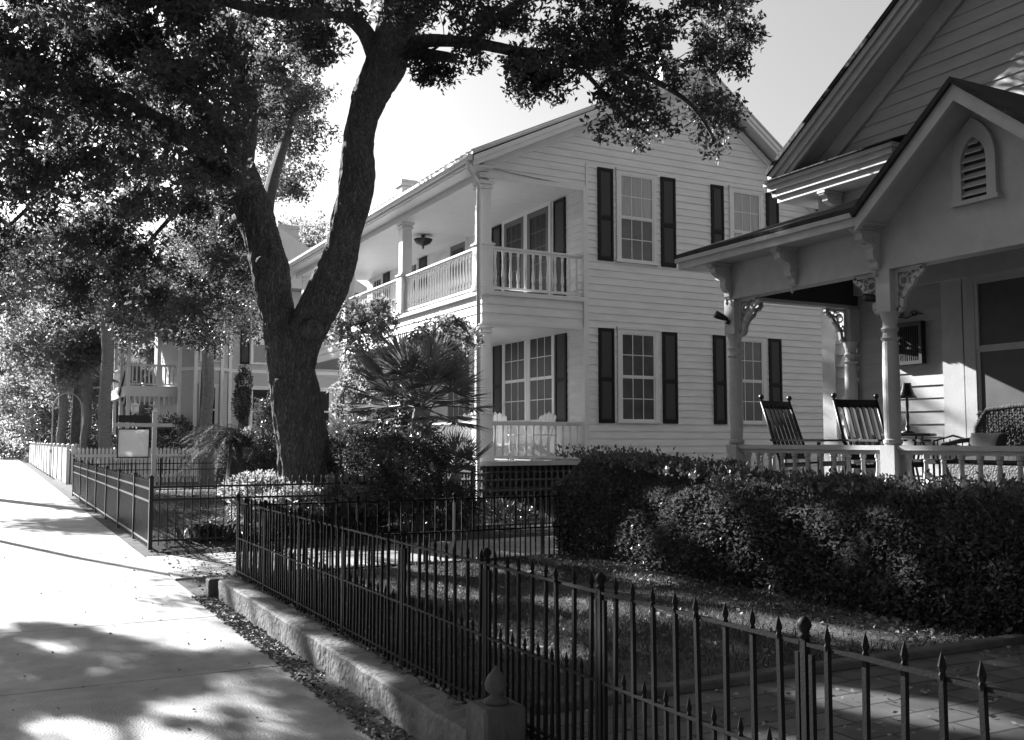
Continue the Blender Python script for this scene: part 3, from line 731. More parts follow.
# posts
def tpost(x,y,half=False):
    s=MB(); a=.085
    s.box(x-a,x+a,y-a,y+a,2.84,3.25); s.box(x-a,x+a,y-a,y+a,.95,1.56)
    s.lathe([(.075,0),(.09,.02),(.09,.05),(.07,.06),(.075,.09),(.08,.3),(.08,.7),(.074,.98),(.07,1.0),(.09,1.03),(.07,1.05),(.066,1.08),(.084,1.12),(.066,1.15),(.07,1.2),(.085,1.25),(.1,1.285)],x,y,1.56,20)
    o=s.build('post',RWHITE,rh); return o
for (x,y) in ((7.64,8.93),(7.64,6.68),(7.64,4.42),(9.5,8.93)): tpost(x,y)
def fret(x,y,dx,dy,z=3.25,w=.33,h=.4):
    """pierced bracket running from a post along (dx,dy)"""
    s=MB(); t=.02; px_,py_=-dy,dx
    fn=lambda u,v,k:(x+dx*u+px_*k,y+dy*u+py_*k,z+v)
    def strip(pts,wd):
        for (a,b) in zip(pts[:-1],pts[1:]):
            d=Vector((b[0]-a[0],b[1]-a[1])); 
            if d.length<1e-5: continue
            d.normalize(); nn=Vector((-d.y,d.x))*wd/2
            s.prism([(a[0]-nn.x-d.x*.004,a[1]-nn.y-d.y*.004),(b[0]-nn.x+d.x*.004,b[1]-nn.y+d.y*.004),(b[0]+nn.x+d.x*.004,b[1]+nn.y+d.y*.004),(a[0]+nn.x-d.x*.004,a[1]+nn.y-d.y*.004)],fn,-t,t)
    strip([(.02,0),(.02,-h)],.04); strip([(.04,-.018),(w,-.018)],.036)
    strip([(.03,-h),(.07,-h*.93),(.085,-h*.7),(.14,-h*.52),(.2,-h*.4),(.23,-h*.25),(.29,-h*.17),(w,-.03)],.05)
    strip([(.11+.05*math.cos(a),-.12+.05*math.sin(a)) for a in [i*.7 for i in range(10)]],.022)
    strip([(.18+.03*math.cos(a),-.07+.03*math.sin(a)) for a in [i*.9 for i in range(8)]],.016)
    strip([(.06+.02*math.cos(a),-.24+.03*math.sin(a)) for a in [i*.9 for i in range(8)]],.016)
    s.lathe([(.012,0),(.02,-.02),(.01,-.035),(.018,-.05),(.0,-.075)],x+dx*(w-.02),y+dy*(w-.02),z-.03,8)
    s.build('bracket',RWHITE,rh)
for (x,y,dx,dy) in ((7.64,8.845,0,-1),(7.725,8.93,1,0),(7.64,6.765,0,1),(7.64,6.595,0,-1),(9.415,8.93,-1,0),(7.64,4.505,0,1)): fret(x,y,dx,dy)
def corbel(x,y,z,dx=-1,dy=0,s_=1.):
    s=MB(); prof=[(0,0),(.3,0),(.3,-.05),(.25,-.07),(.24,-.12),(.19,-.15),(.13,-.16),(.1,-.2),(.11,-.25),(.09,-.3),(.05,-.33),(.045,-.38),(.02,-.41),(0,-.4)]
    px_,py_=-dy,dx
    fn=lambda u,v,k:(x+dx*u*s_+px_*k,y+dy*u*s_+py_*k,z+v*s_)
    s.prism(prof,fn,-.045,.045); s.prism([(-.0,.001),(.31,.001),(.31,-.03),(0,-.03)],fn,-.065,.065)
    for sg in (-1,1):
        for (cu,cv,r) in ((.19,-.085,.045),(.06,-.27,.032),(.07,-.12,.03)):
            s.prism([(cu+r*math.cos(a),cv+r*math.sin(a)) for a in [i*math.pi/4 for i in range(8)]],fn,min(sg*.045,sg*.06),max(sg*.045,sg*.06))
    s.lathe([(.02,0),(.012,-.03),(.02,-.05),(0,-.08)],x+dx*.04,y+dy*.04,z-.41*s_,8)
    s.build('corbel',RWHITE,rh)
for y in (8.93,7.87,6.75,4.35): corbel(7.57,y,3.664)
corbel(9.57,9.12,4.795,s_=1.05); corbel(7.64,9.0,3.66,0,1,.95)
bb=MB(); baluster_mesh(.42,RWHITE,1.25,mb=bb); prb=bb.build('baluster',RWHITE)
railing(rh,(7.64,6.77,0),(7.64,8.85,0),.95,.61,.187,prb,RWHITE,thick=.08)
railing(rh,(7.64,4.51,0),(7.64,6.59,0),.95,.61,.187,prb,RWHITE,thick=.08)
railing(rh,(7.73,8.93,0),(9.42,8.93,0),.95,.61,.187,prb,RWHITE,thick=.08)
bpy.data.objects.remove(prb)
# porch window and flanking board
s=MB(); s.box(9.555,9.6,7.35,7.62,.96,3.42); s.build('pilaster_board',RWHITE,rh)
s=MB(); s.box(9.555,9.6,4.9,5.15,.96,3.42); s.build('pilaster_board',RWHITE,rh)
window(rh,fw_,5.2,7.32,1.55,3.5,SCREEN,SCREEN,cols=1,rows=1,fm=RWHITE,cas=.14,split=.43)
s=MB(); bx(s,fw_,6.25,6.275,1.65,2.62,.03,.045); s.build('muntin',RWHITE,rh)

def spot(loc,aim,label):
    t=empty('spotlight',loc,label,'light','spotlights on the porch posts'); v=Vector(aim).normalized()
    s=MB(); p=Vector(loc); s.tube([p,p+v*.04],.03,8); s.build('mount',BLACKW,t)
    s=MB(); a=p+v*.04+Vector((0,0,.03)); s.tube([a-v*.02,a+v*.03,a+v*.1,a+v*.14],[.02,.035,.045,.045],10); s.build('lamp_head',BLACKW,t,smooth=True)
spot((7.555,8.93,2.98),(-.8,.3,.35),'small black spotlight clamped to the far corner porch post')
spot((7.64,6.765,2.95),(-.3,.9,.2),'small black spotlight clamped to the porch post beside the slatted panel')

# rocking chairs
def rocker(loc,rz,label):
    t=empty('rocking_chair',(0,0,0),label,'chair','black rocking chairs on the near porch')
    w_=.29; tl=.27   # front is local -Y, back leans to +Y
    bk=MB()
    def bp(x,k): return Vector((x,.22+tl*k*.9,.42+.69*k))
    for i in range(6):
        x=(i-2.5)*.084; bk.bar(bp(x,.08),bp(x,.93),.036,.014,Vector((1,0,0)))
    bk.bar(bp(-w_,.95),bp(w_,.95),.02,.09,Vector((0,.3,1))); bk.bar(bp(-w_,.07),bp(w_,.07),.02,.06,Vector((0,.3,1)))
    b=bk.build('backrest',BLACKW,t)
    for sx_ in (-1,1):
        p=MB(); pts=[Vector((sx_*w_,.2,.06)),bp(sx_*w_,0),bp(sx_*w_,.5),bp(sx_*w_,1.0)]; p.tube(pts,[.018,.022,.022,.018],8)
        c=bp(sx_*w_,1.0); p.lathe([(.012,0),(.02,.01),(.012,.02),(.027,.034),(.032,.053),(.026,.072),(.008,.084)],c.x,c.y,c.z,10); p.build('back_post',BLACKW,t,smooth=True)
        p=MB(); p.tube([(sx_*w_,-.27,.06),(sx_*w_,-.27,.64)],[.02,.02],8); p.build('leg',BLACKW,t)
        p=MB(); p.bar((sx_*(w_+.01),-.33,.655),(sx_*(w_+.01),.32,.66),.09,.024); p.build('armrest',BLACKW,t)
        p=MB(); pts=[(sx_*w_,-.45+i*.11,.035+.09*((i-4.5)/5)**2) for i in range(11)]; p.tube(pts,.018,6); p.build('rocker',BLACKW,t)
    q=MB()
    for i in range(8): q.box(-.27,.27,-.28+i*.062,-.23+i*.062,.41-i*.004,.425-i*.004)
    q.box(-.28,.28,-.29,-.27,.37,.42); q.box(-.28,.28,.19,.21,.35,.4)
    q.build('seat',BLACKW,t)
    t.location=loc; t.rotation_euler=(0,0,rz); return t
# facing (.49,-.87) etc: local -Y rotated by rz
rocker((8.3,8.42,.95),R(14),'black slatted rocking chair beside the far corner porch post')
rocker((8.62,7.66,.95),R(-9),'black slatted rocking chair between the two porch posts, left of the lamp')

# wall panel with scroll, lamp, table, tray, loveseat
t=empty('wall_panel',(9.56,8.1,2.75),'dark framed slatted panel hung on the porch wall','wall decoration')
s=MB(); s.box(9.5,9.575,7.86,8.34,2.50,2.54); s.box(9.5,9.575,7.86,8.34,2.95,3.0); s.box(9.5,9.575,7.86,7.9,2.54,2.95); s.box(9.5,9.575,8.3,8.34,2.54,2.95); s.build('frame',BLACKW,t)
s=MB()
for i in range(13): s.box(9.52,9.545,7.905+i*.0305,7.922+i*.0305,2.54,2.95)
s.build('slat',CLOTH,t)
s=MB(); s.box(9.55,9.575,7.9,8.3,2.54,2.95); s.build('backing',BLACKW,t)
s=MB()
for (c,sg) in ((8.0,1),(8.2,-1)): s.tube([(9.56,c+sg*.05*math.cos(a)*(1-a/12),3.1+.04*math.sin(a)*(1-a/12)) for a in [i*.5 for i in range(16)]],.006,5)
s.tube([(9.56,7.88+i*.045,3.08+.02*math.sin(i*.9)) for i in range(11)],.006,5)
tag(s.build('iron_scroll',IRON,org=(9.56,8.1,3.1)),'thin wrought iron scroll above the slatted wall panel','wall decoration')
t=empty('side_table',(9.2,7.83,.95),'dark round side table under the table lamp','table')
s=MB(); s.lathe([(.02,.7),(.3,.705),(.3,.735),(.02,.74)],9.2,7.83,.95,20); s.build('table_top',BLACKW,t)
for a in (0,2.1,4.2):
    s=MB(); s.tube([(9.2+.22*math.cos(a),7.83+.22*math.sin(a),.95),(9.2+.12*math.cos(a),7.83+.12*math.sin(a),1.3),(9.2+.24*math.cos(a),7.83+.24*math.sin(a),1.655)],.014,6); s.build('leg',BLACKW,t)
t=empty('table_lamp',(9.2,7.83,1.69),'dark table lamp with flared shade on the side table','lamp')
s=MB(); s.lathe([(.08,0),(.08,.015),(.02,.03),(.03,.07),(.015,.1),(.022,.18),(.014,.25),(.02,.33),(.012,.4),(.01,.43)],9.2,7.83,1.69,10); s.build('lamp_base',BLACKW,t,smooth=True)
s=MB(); s.lathe([(.11,0),(.085,.04),(.062,.1),(.05,.16),(.048,.17)],9.2,7.83,2.09,16); s.build('lamp_shade',BLACKW,t,smooth=True)
t=empty('iron_bench',(9.1,7.35,.95),'low dark iron bench between the lamp table and the wicker loveseat','bench')
s=MB(); s.box(8.85,9.35,7.12,7.62,1.36,1.4); s.build('seat',BLACKW,t)
for (a,b) in ((8.87,7.15),(9.33,7.15),(8.87,7.6),(9.33,7.6)):
    s=MB(); s.tube([(a,b,.95),(a,b,1.36)],.014,6); s.build('leg',BLACKW,t)
s=MB(); s.tube([(9.35,7.12,1.38),(9.37,7.12,1.6),(9.37,7.37,1.66),(9.37,7.62,1.6),(9.35,7.62,1.38)],.012,6)
for i in range(6): s.tube([(9.36,7.17+i*.08,1.4),(9.37,7.17+i*.08,1.62)],.007,5)
s.build('backrest',BLACKW,t)
ls=empty('wicker_loveseat',(9.05,6.3,.95),'grey wicker loveseat below the porch window','sofa')
s=MB()   # woven back: real strands
for i in range(46):
    y=5.62+i*.031; zt=1.9+.05*math.sin((y-5.6)/1.42*math.pi)
    s.tube([(9.36+.012*math.sin(i*math.pi+q*2.0),y,1.4+(zt-1.4)*q/7) for q in range(8)],.008,4)
for q in range(17):
    z=1.42+q*.031
    s.tube([(9.36+(.016 if (i+q)%2 else -.016),5.62+i*.062,z) for i in range(24)],.009,4)
s.build('backrest',WICK,ls)
s=MB(); s.tube([(9.3,5.55,1.3),(9.34,5.56,1.75),(9.36,5.7,1.93),(9.36,6.0,1.965),(9.36,6.6,1.965),(9.36,6.93,1.93),(9.34,7.05,1.75),(9.3,7.06,1.3)],.028,8); s.build('back_frame',WICK,ls,smooth=True)
s=MB(); s.box(8.75,9.33,5.6,7.0,1.28,1.36); s.box(8.75,8.79,5.6,7.0,1.08,1.28); s.build('seat',WICK,ls)
for yv in (5.57,7.04):
    s=MB(); s.tube([(9.32,yv,1.62),(9.05,yv,1.6),(8.8,yv,1.56),(8.72,yv,1.48),(8.78,yv,1.42),(8.8,yv,.97)],.025,8); s.build('armrest',WICK,ls,smooth=True)
    s=MB(); s.tube([(9.3,yv,.96),(9.3,yv,1.35)],.025,8); s.build('leg',WICK,ls)
def cushion(cx,cy,cz,sx_,sy_,sz_,rot,label,gm=CLOTH):
    s=MB(); vs=[];fs=[];n=10
    for i in range(n+1):
        for q in range(n+1):
            u=i/n*2-1;v=q/n*2-1; h=(max(0,(1-u**4))*max(0,(1-v**4)))**.5
            vs.append((u,v,h))
    top=[Vector((u*sx_,v*sy_,h*sz_)) for u,v,h in vs]; bot=[Vector((u*sx_,v*sy_,-h*sz_)) for u,v,h in vs]
    M=Matrix.Translation((cx,cy,cz))@Matrix.Rotation(rot[2],4,'Z')@Matrix.Rotation(rot[1],4,'Y')
    k=(n+1)**2
    for i in range(n):
        for q in range(n):
            a=i*(n+1)+q; fs.append((a,a+n+1,a+n+2,a+1)); fs.append((k+a,k+a+1,k+a+n+2,k+a+n+1))
    s.add([M@p for p in top+bot],fs); o=s.build('cushion',gm,org=(cx,cy,cz),smooth=True); return tag(o,label,'cushion','cushions on the wicker loveseat')
cushion(9.13,6.1,1.56,.2,.24,.08,(0,R(-68),0),'dark square cushion propped on the right of the wicker loveseat')
cushion(9.13,6.78,1.53,.17,.2,.07,(0,R(-66),R(8)),'smaller dark cushion at the left end of the wicker loveseat',LAT)
cushion(9.02,6.3,1.41,.25,.66,.05,(0,0,0),'long flat seat pad of the wicker loveseat')

# ------------------------------------------------------------------ trees and plants
def inpoly(x,y,P):
    c=False; n=len(P)
    for i in range(n):
        x1,y1=P[i]; x2,y2=P[(i+1)%n]
        if (y1>y)!=(y2>y) and x<(x2-x1)*(y-y1)/(y2-y1)+x1: c=not c
    return c
def region(P,d0,d1,n,rnd):
    xs=[p[0] for p in P]; ys_=[p[1] for p in P]; o=[]
    while len(o)<n:
        x=rnd.uniform(min(xs),max(xs)); y=rnd.uniform(min(ys_),max(ys_))
        if inpoly(x,y,P): o.append(at(x,y,rnd.uniform(d0,d1)))
    return o
def limb(mb,spec,n=12,jit=.05,per=5,nodes=None,cap=True):
    """spec (px,py,depth,width_px)"""
    pts=[(at(a,b,d),w_*d/FPX/2) for a,b,d,w_ in spec]; P,Q=spline(pts,per); mb.tube(P,Q,n,cap=cap,jit=jit)
    if nodes is not None: nodes += P
rn=random.Random(5)
oak=empty('live_oak',(4.65,16.8,.1),'large forked oak tree in front of the white house, spreading over the sidewalk','tree')
tm=MB(); nodes=[]
def barklimb(mb,spec,n=96,step=.045,amp=.032,nodes=None,sink=0):
    """a big limb whose surface carries real furrows and knots"""
    pts=[(at(a,b,d),w_*d/FPX/2) for a,b,d,w_ in spec]; P,Q=spline(pts,24)
    o=[P[0]];q=[Q[0]]
    for p_,r_ in zip(P,Q):
        if (p_-o[-1]).length>step: o.append(p_); q.append(r_)
    prev=None; vs=[]; m=len(o)
    for i,p_ in enumerate(o):
        d=(o[min(i+1,m-1)]-o[max(i-1,0)]).normalized()
        if prev is None: prev=d.orthogonal().normalized()
        prev=(prev-d*prev.dot(d)).normalized(); qq=d.cross(prev)
        for k in range(n):
            a=2*math.pi*k/n; u=prev*math.cos(a)+qq*math.sin(a); r_=q[i]; c=p_+u*r_
            f1=NZ.noise(Vector((c.x*7,c.y*7,c.z*1.5))); f2=NZ.noise(Vector((c.x*15+5,c.y*15,c.z*4))); f3=NZ.noise(Vector((c.x*1.6,c.y*1.6,c.z*1.2+9)))
            dr=amp*(1-2.2*abs(f1))+amp*.55*(1-2.4*abs(f2))+f3*.09*r_*1.4
            vs.append(c+u*(dr-amp*.7))
    fs=[(i*n+k,i*n+(k+1)%n,(i+1)*n+(k+1)%n,(i+1)*n+k) for i in range(m-1) for k in range(n)]+[tuple(range((m-1)*n,m*n))]
    mb.add(vs,fs)
    if nodes is not None: nodes += P[::5]
barklimb(tm,[(303,575,16.8,110),(304,548,16.8,84),(306,515,16.8,66),(306,478,16.8,56),(303,443,16.8,52),(297,409,16.8,49),(292,375,16.8,46),(289,350,16.8,47),(289,332,16.8,42),(290,318,16.8,22)])
for kx,ky,kr in ((312,330,26),(283,385,20),(318,300,17),(330,270,14),(262,262,13)):
    c=at(kx,ky,16.45); rr_=kr*16.5/FPX/2; tm.lathe([(0,-rr_*.8),(rr_*.6,-rr_*.6),(rr_,0),(rr_*.7,rr_*.6),(rr_*.3,rr_*.75),(0,rr_*.55)],0,0,0,10,Matrix.Translation(c)@Matrix.Rotation(R(70),4,'X'))
barklimb(tm,[(294,385,16.8,34),(300,345,16.8,40),(316,311,16.75,39),(328,288,16.7,37),(339,260,16.6,33),(344,237,16.5,32),(349,219,16.5,33),(355,196,16.4,34),(358,173,16.4,34),(358,150,16.3,31),(362,120,16.2,31),(373,90,16.2,36),(387,60,16.1,40),(397,25,16,38),(404,-20,15.9,36)],nodes=nodes)
limb(tm,[(402,-10,15.9,35),(418,-90,15.7,32),(445,-170,15.5,26),(470,-260,15.3,20),(480,-360,15.2,12),(470,-470,15.2,6)],16,.04,nodes=nodes)
barklimb(tm,[(289,375,16.8,30),(284,340,16.8,38),(276,305,16.85,35),(270,270,16.9,36),(264,245,17,34),(256,218,17.1,34),(246,190,17.2,32),(241,165,17.2,28)],nodes=nodes)
limb(tm,[(243,180,17.2,29),(240,160,17.2,28),(246,125,17.3,24),(241,80,17.4,21),(225,30,17.3,19),(200,-40,17,16),(180,-140,16.8,12),(170,-260,16.5,7)],14,.04,nodes=nodes)
thin=MB()
for sp_ in ([(382,75,16.2,22),(365,32,16,18),(338,12,15.6,15),(300,14,15.2,13),(250,8,14.8,11),(180,-15,14.4,8),(100,-60,14,5)],
  [(384,62,16.1,20),(402,47,15.9,16),(425,41,15.8,14),(450,41,15.6,12),(480,44,15.4,12),(515,51,15.2,11),(560,56,15,10),(600,61,14.8,9),(645,76,14.6,7),(690,104,14.3,5),(715,140,14.2,3)],
  [(470,43,15.4,9),(497,18,15.2,9),(535,-6,15,9),(590,-22,14.7,8),(660,-10,14.4,6),(725,15,14.1,4)],
  [(388,66,16.1,17),(412,53,16,12),(435,55,15.9,11),(456,59,15.8,10)],
  [(560,56,15,6),(590,78,14.9,5),(615,108,14.9,4),(650,135,14.8,3)],
  [(512,50,15.2,6),(535,70,15.2,5),(548,92,15.2,3)],
  [(250,200,17.1,22),(222,165,16.8,18),(175,130,16.4,15),(110,92,16,12),(40,60,15.6,8),(-40,30,15.2,5)],
  [(243,150,17.2,18),(190,95,17,13),(150,30,16.6,10),(110,-60,16.2,7)],
  [(175,130,16.4,7),(160,165,16.4,6),(140,200,16.6,5),(112,238,16.8,4),(75,290,17,3)],
  [(205,150,16.8,6),(192,190,16.9,5),(155,235,17,4),(125,268,17.2,3),(95,292,17.4,2)],
  [(110,92,16,7),(80,140,16,6),(45,190,16.2,5),(10,225,16.4,3)],
  [(215,165,16.8,6),(222,210,17.5,5),(212,270,18.2,4),(190,320,18.5,2)],
  [(262,250,17,16),(270,190,19,13),(285,140,22,11),(300,100,24,8)],
  [(258,235,17.1,12),(240,215,19,10),(225,240,22,8),(215,290,24,5)],
  [(394,10,16,15),(430,-50,15.2,12),(520,-130,14.5,10),(620,-180,14,7)],
  [(225,30,17.3,13),(150,-80,16,10),(60,-140,15,8),(-60,-200,14.5,5)]):
    limb(thin,sp_,8,.03,nodes=nodes)
tm.v,tm.f  # trunk and limbs are one wooden skeleton
k_=len(tm.v); tm.v+=thin.v; tm.f+=[tuple(i+k_ for i in f) for f in thin.f]
cl_=[]
cl_+=region([(-150,-350),(330,-350),(326,0),(318,50),(290,85),(262,110),(250,150),(215,200),(120,230),(-100,200)],13.0,19.5,430,rn)
cl_+=region([(-60,-60),(250,-60),(240,90),(215,190),(100,200),(-60,160)],12.4,14.5,70,rn)+region([(20,190),(238,190),(238,320),(150,338),(60,310)],15,18,38,rn)
cl2_=region([(-100,190),(215,190),(240,240),(232,320),(150,345),(60,335),(-60,300)],15.5,21,95,rn)
far_=region([(240,60),(322,90),(326,118),(312,150),(308,188),(280,205),(262,190)],21,26,60,rn)+region([(190,180),(252,222),(264,300),(262,345),(190,350)],20,26,60,rn)
cl_+=region([(320,-300),(420,-300),(420,10),(400,50),(392,15),(335,35)],14,18,70,rn)
right_=region([(405,-60),(750,-60),(752,30),(740,60),(722,75),(730,100),(748,150),(720,165),(700,148),(680,130),(655,136),(640,148),(614,148),(602,128),(612,105),(600,84),(575,72),(470,48),(430,35),(405,25)],12.8,15.8,135,rn)
right_+=region([(515,62),(566,62),(562,98),(545,108),(522,94)],14.8,15.6,14,rn)+region([(418,52),(448,66),(440,78),(424,76)],15.4,15.9,5,rn)+region([(455,60),(480,55),(478,66)],15.4,15.8,1,rn)
up__=region([(-250,-650),(650,-560),(760,-60),(-250,-100)],12.5,18.5,230,rn)
def ball(c,r,n): 
    o=[]
    while len(o)<n:
        u=Vector((rn.uniform(-1,1),rn.uniform(-1,1),rn.uniform(-1,1)))
        if u.length<1: o.append(Vector((c[0]+u.x*r[0],c[1]+u.y*r[1],c[2]+u.z*r[2])))
    return o
cl_+=ball((-1.2,18.2,6.3),(1.2,2.8,.9),30)+ball((-1.7,16.3,6.3),(.7,.8,.6),10)+ball((-1.6,19.5,6.4),(.9,2.8,.6),26)+ball((4.3,16.5,8.2),(.8,1.5,.7),12)  # leaf clumps added to throw shade on the wall, pillar and porch eave
limb(tm,[(-60,30,15.2,6),(-140,60,16,5),(-220,80,17,4)],8,.03,nodes=nodes)
grow(tm,nodes,[c for c in cl_+cl2_+right_+far_+up__],.014,.005,rnd=rn)
tm.build('trunk',BARK,oak,smooth=True)
ca=np.array([list(c) for c in cl_])
def gaps(P):
    """openings in the crown, where the sun gets through to the ground"""
    for (g,r) in (((9.6,7.55,2.4),.42),((9.3,8.8,4.95),.5),((4.6,7.0,.2),.38),((3.6,8.6,.2),.4),((5.3,5.9,.2),.3),((3.3,5.9,.2),.25),((2.05,9.2,.1),.2),((2.05,7.7,.1),.2),((2.05,6.6,.1),.17),((2.05,5.6,.1),.17),
                  ((3.5,13.2,.1),.8),((5.5,13.4,.1),.9),((7.2,13.2,.1),.8),((6.3,10.5,1.1),.3),((6.3,9.9,.7),.35),((6.3,9.5,1.3),.35),((6.6,10.1,1.4),.3),((6.3,10.2,.5),.25),((6.3,9.2,1.2),.22),((6.3,8.6,.9),.2),((6.3,9.0,.6),.17),((6.25,8.1,1.2),.17),((6.25,7.5,.8),.17),((6.25,6.9,1.2),.16),((6.25,6.3,.9),.16),((6.25,5.7,1.1),.13),((6.25,5.2,.6),.14),((5.0,9.6,.2),.35),((4.3,10.0,.2),.3),((5.9,8.2,.2),.22),((4.2,3.6,.2),.3),((3.3,3.2,.2),.2),((7.6,8.9,1.9),.2),((2.05,8.4,.1),.14)):
        d=P-np.array(g); a=d@np.array(SUNV); q=np.linalg.norm(d-a[:,None]*np.array(SUNV)[None],axis=1); P=P[q>r]
    c=np.array(at(681,50,14.3)); v_=c-np.array((0,0,H)); v_/=np.linalg.norm(v_); d=P-np.array((0,0,H)); a=d@v_; q=np.linalg.norm(d-a[:,None]*v_[None],axis=1)  # an opening towards the chimney
    return P[q>.17]
P=gaps(clump_leaves(ca,.38,300)); V,F=leaf_arrays(P,.11,.048,up=-.1)
npmesh('crown',V,F,LEAFN,oak,org=worldloc(oak))
P=gaps(np.concatenate([clump_leaves(np.array([list(c) for c in cl2_]),.45,210),clump_leaves(np.array([list(c) for c in right_]),.34,230),clump_leaves(np.array([list(c) for c in far_]),.5,260),clump_leaves(np.array([list(c) for c in up__]),.6,170)])); V,F=leaf_arrays(P,.095,.042,up=-.1)
npmesh('crown',V,F,LEAF,oak,org=worldloc(oak))

def tree(name,x,y,h,blobs,label,trunk_r=.25,nc=60,nl=200,leaf=.14,m=LEAFB,seed=1,clr=.7,lean=(0,0),group=None,spread=1):
    r=random.Random(seed); g_=np.random.default_rng(seed)
    t=empty(name,(x,y,0),label,'tree',group)
    mb=MB(); nd=[]
    P,Q=spline([(Vector((x,y,-.1)),trunk_r*1.3),(Vector((x+r.uniform(-.1,.1),y,h*.15)),trunk_r),(Vector((x+lean[0]*.5,y+lean[1]*.5,h*.4)),trunk_r*.8),(Vector((x+lean[0],y+lean[1],h*.7)),trunk_r*.45),(Vector((x+lean[0]*1.2,y+lean[1],h*.92)),trunk_r*.12)],5)
    mb.tube(P,Q,10,jit=.05); nd+=P[12:]
    cs=[]
    for (bx_,by_,bz_,rx,ry,rz) in blobs:
        for i in range(int(nc/len(blobs))):
            while 1:
                u=Vector((r.uniform(-1,1),r.uniform(-1,1),r.uniform(-1,1)))
                if .35<u.length<1: break
            cs.append(Vector((bx_+u.x*rx,by_+u.y*ry,bz_+u.z*rz)))
        a=nd[r.randrange(len(nd))]; c=Vector((bx_,by_,bz_)); Pq,Qq=spline([(a,trunk_r*.4),(a.lerp(c,.5)+Vector((0,0,.3)),trunk_r*.3),(c,trunk_r*.15)],4); mb.tube(Pq,Qq,6); nd+=Pq
    grow(mb,nd,cs,.03,.01,rnd=r); mb.build('trunk',BARK,t,smooth=True)
    P=clump_leaves(np.array([list(c) for c in cs]),clr,nl,g_); V,F=leaf_arrays(P,leaf,leaf*.5,rng=g_); npmesh('crown',V,F,m,t,org=(x,y,0)); return t
# unseen trees added across the road and behind the viewpoint to cut sky light
for i,(x,y,h,b,l) in enumerate([(3.5,-6.5,12,[(3.5,-4.5,8.5,5,4,2.4),(-2.5,-4,9,4,5,2.4),(8,-5,8,4,4,2.4),(2.5,1.5,9.5,4.5,3.5,1.6),(6.5,2.5,9.2,3,3,1.4)],'big unseen oak added behind the viewpoint to shade the near porch'),
  (-14,-4,12,[(-14,-4,7.5,5,5,4)],'unseen oak added across the road to cut sky light, nearest the viewpoint'),(-14,8,12,[(-14,8,7.5,5,5,4)],'second unseen oak added across the road to cut sky light'),(-9,-3,14,[(-7.5,-3,10,5,6,2.8),(-7,4,10.5,4,3,2.4)],'wide unseen oak added over the road behind the viewpoint to cut sky light'),(-9,10,14,[(-7.5,9.5,10.5,4.5,4.5,2.4)],'unseen oak added over the road beside the viewpoint to cut sky light'),
  (-14,20,12,[(-14,20,7.5,5,5,4)],'third unseen oak added across the road to cut sky light'),(-14.5,33,12,[(-14,33,7.5,5,5,4)],'fourth unseen oak added across the road to cut sky light'),(-13,-16,12,[(-13,-16,7,6,5,4)],'unseen oak added down the road behind the viewpoint to cut sky light')]):
    tree('oak_tree',x,y,h,b,l,.3,130,170,.28,LEAFN,90+i,1.1,group='trees along the street and yards')
# street tree out over the road, its shade falls on the near pavement
tree('street_tree',-3.7,16.6,7.5,[(-3.4,17.6,5.6,1.7,2.2,.9),(-3.8,20.8,6.3,1.3,1.2,.6),(-2.7,15.4,5.0,1.4,1.6,.9)],'slim street tree at the kerb across the sidewalk from the low wall',.16,74,230,.1,LEAF,21,.27)
far=[(3.4,50,11,[(3.0,50,7.5,3.2,3.2,2.6),(5.5,49,8.5,3,3,2.4),(2.2,47,5.6,2,2,1.6)],'broad oak rising behind the white picket fence, nearest the sidewalk'),
 (6.2,60,12,[(6.2,60,7,4,4,3),(9,58,9,4,4,3),(4.0,58,5,2.4,2.4,2)],'tall spreading oak behind the vine wrapped trunks'),
 (2.9,73,12,[(2.6,73,7,4,4,3.6),(5,71,9.5,4,4,3)],'leafy tree overhanging the far part of the sidewalk'),
 (3.2,98,13,[(2.5,98,7,5,5,4.5),(6,96,9,5,5,4)],'farthest round tree closing the end of the sidewalk'),
 (12,92,14,[(11,92,7,6,5,5.5),(16,90,8,5,5,5)],'big dark tree far behind the grey house, left of its balcony'),
 (9.0,72,13,[(8.6,72,5,4.5,4,4.2),(10,70,9,4.5,4,4)],'dense tree behind the grey house balcony'),
 (15,56,15,[(15,56,11,5,5,3.5),(12,54,10,4,4,3)],'tree crown showing over the grey house roof'),
 (7.65,41.6,10,[(4.2,43,7.6,2.6,2.6,1.9),(6.4,41,8.2,2.8,2.6,1.9),(7.4,44,7.4,2,2,1.4)],'oak with crown hanging in front of the grey house upper storey'),
 (-1.7,36,11,[(-1.0,40,7.4,2.4,3,1.6),(1.5,42,8.6,2.2,2.6,1.5),(-2,34,6.8,1.8,1.6,1.0)],'street oak on the verge, its leaves hanging over the far sidewalk')]
for i,(x,y,h,b,l) in enumerate(far):
    lf=.13+.0016*y
    tree('oak_tree',x,y,h,b,l,.3,110 if y<80 else 80,200,lf,LEAFB,40+i,.75+.004*y,group='trees along the street and yards')
tree('ornamental_tree',6.6,18.0,3.6,[(6.9,18.0,3.3,1.0,.8,.8),(6.3,18.4,3.9,.8,.7,.6),(7.9,17.9,3.6,.7,.5,.45),(6.1,18.2,2.5,.7,.6,.7)],'small light leaved tree between the oak trunk and the white house porch',.05,75,130,.09,LEAFB,77,.26)

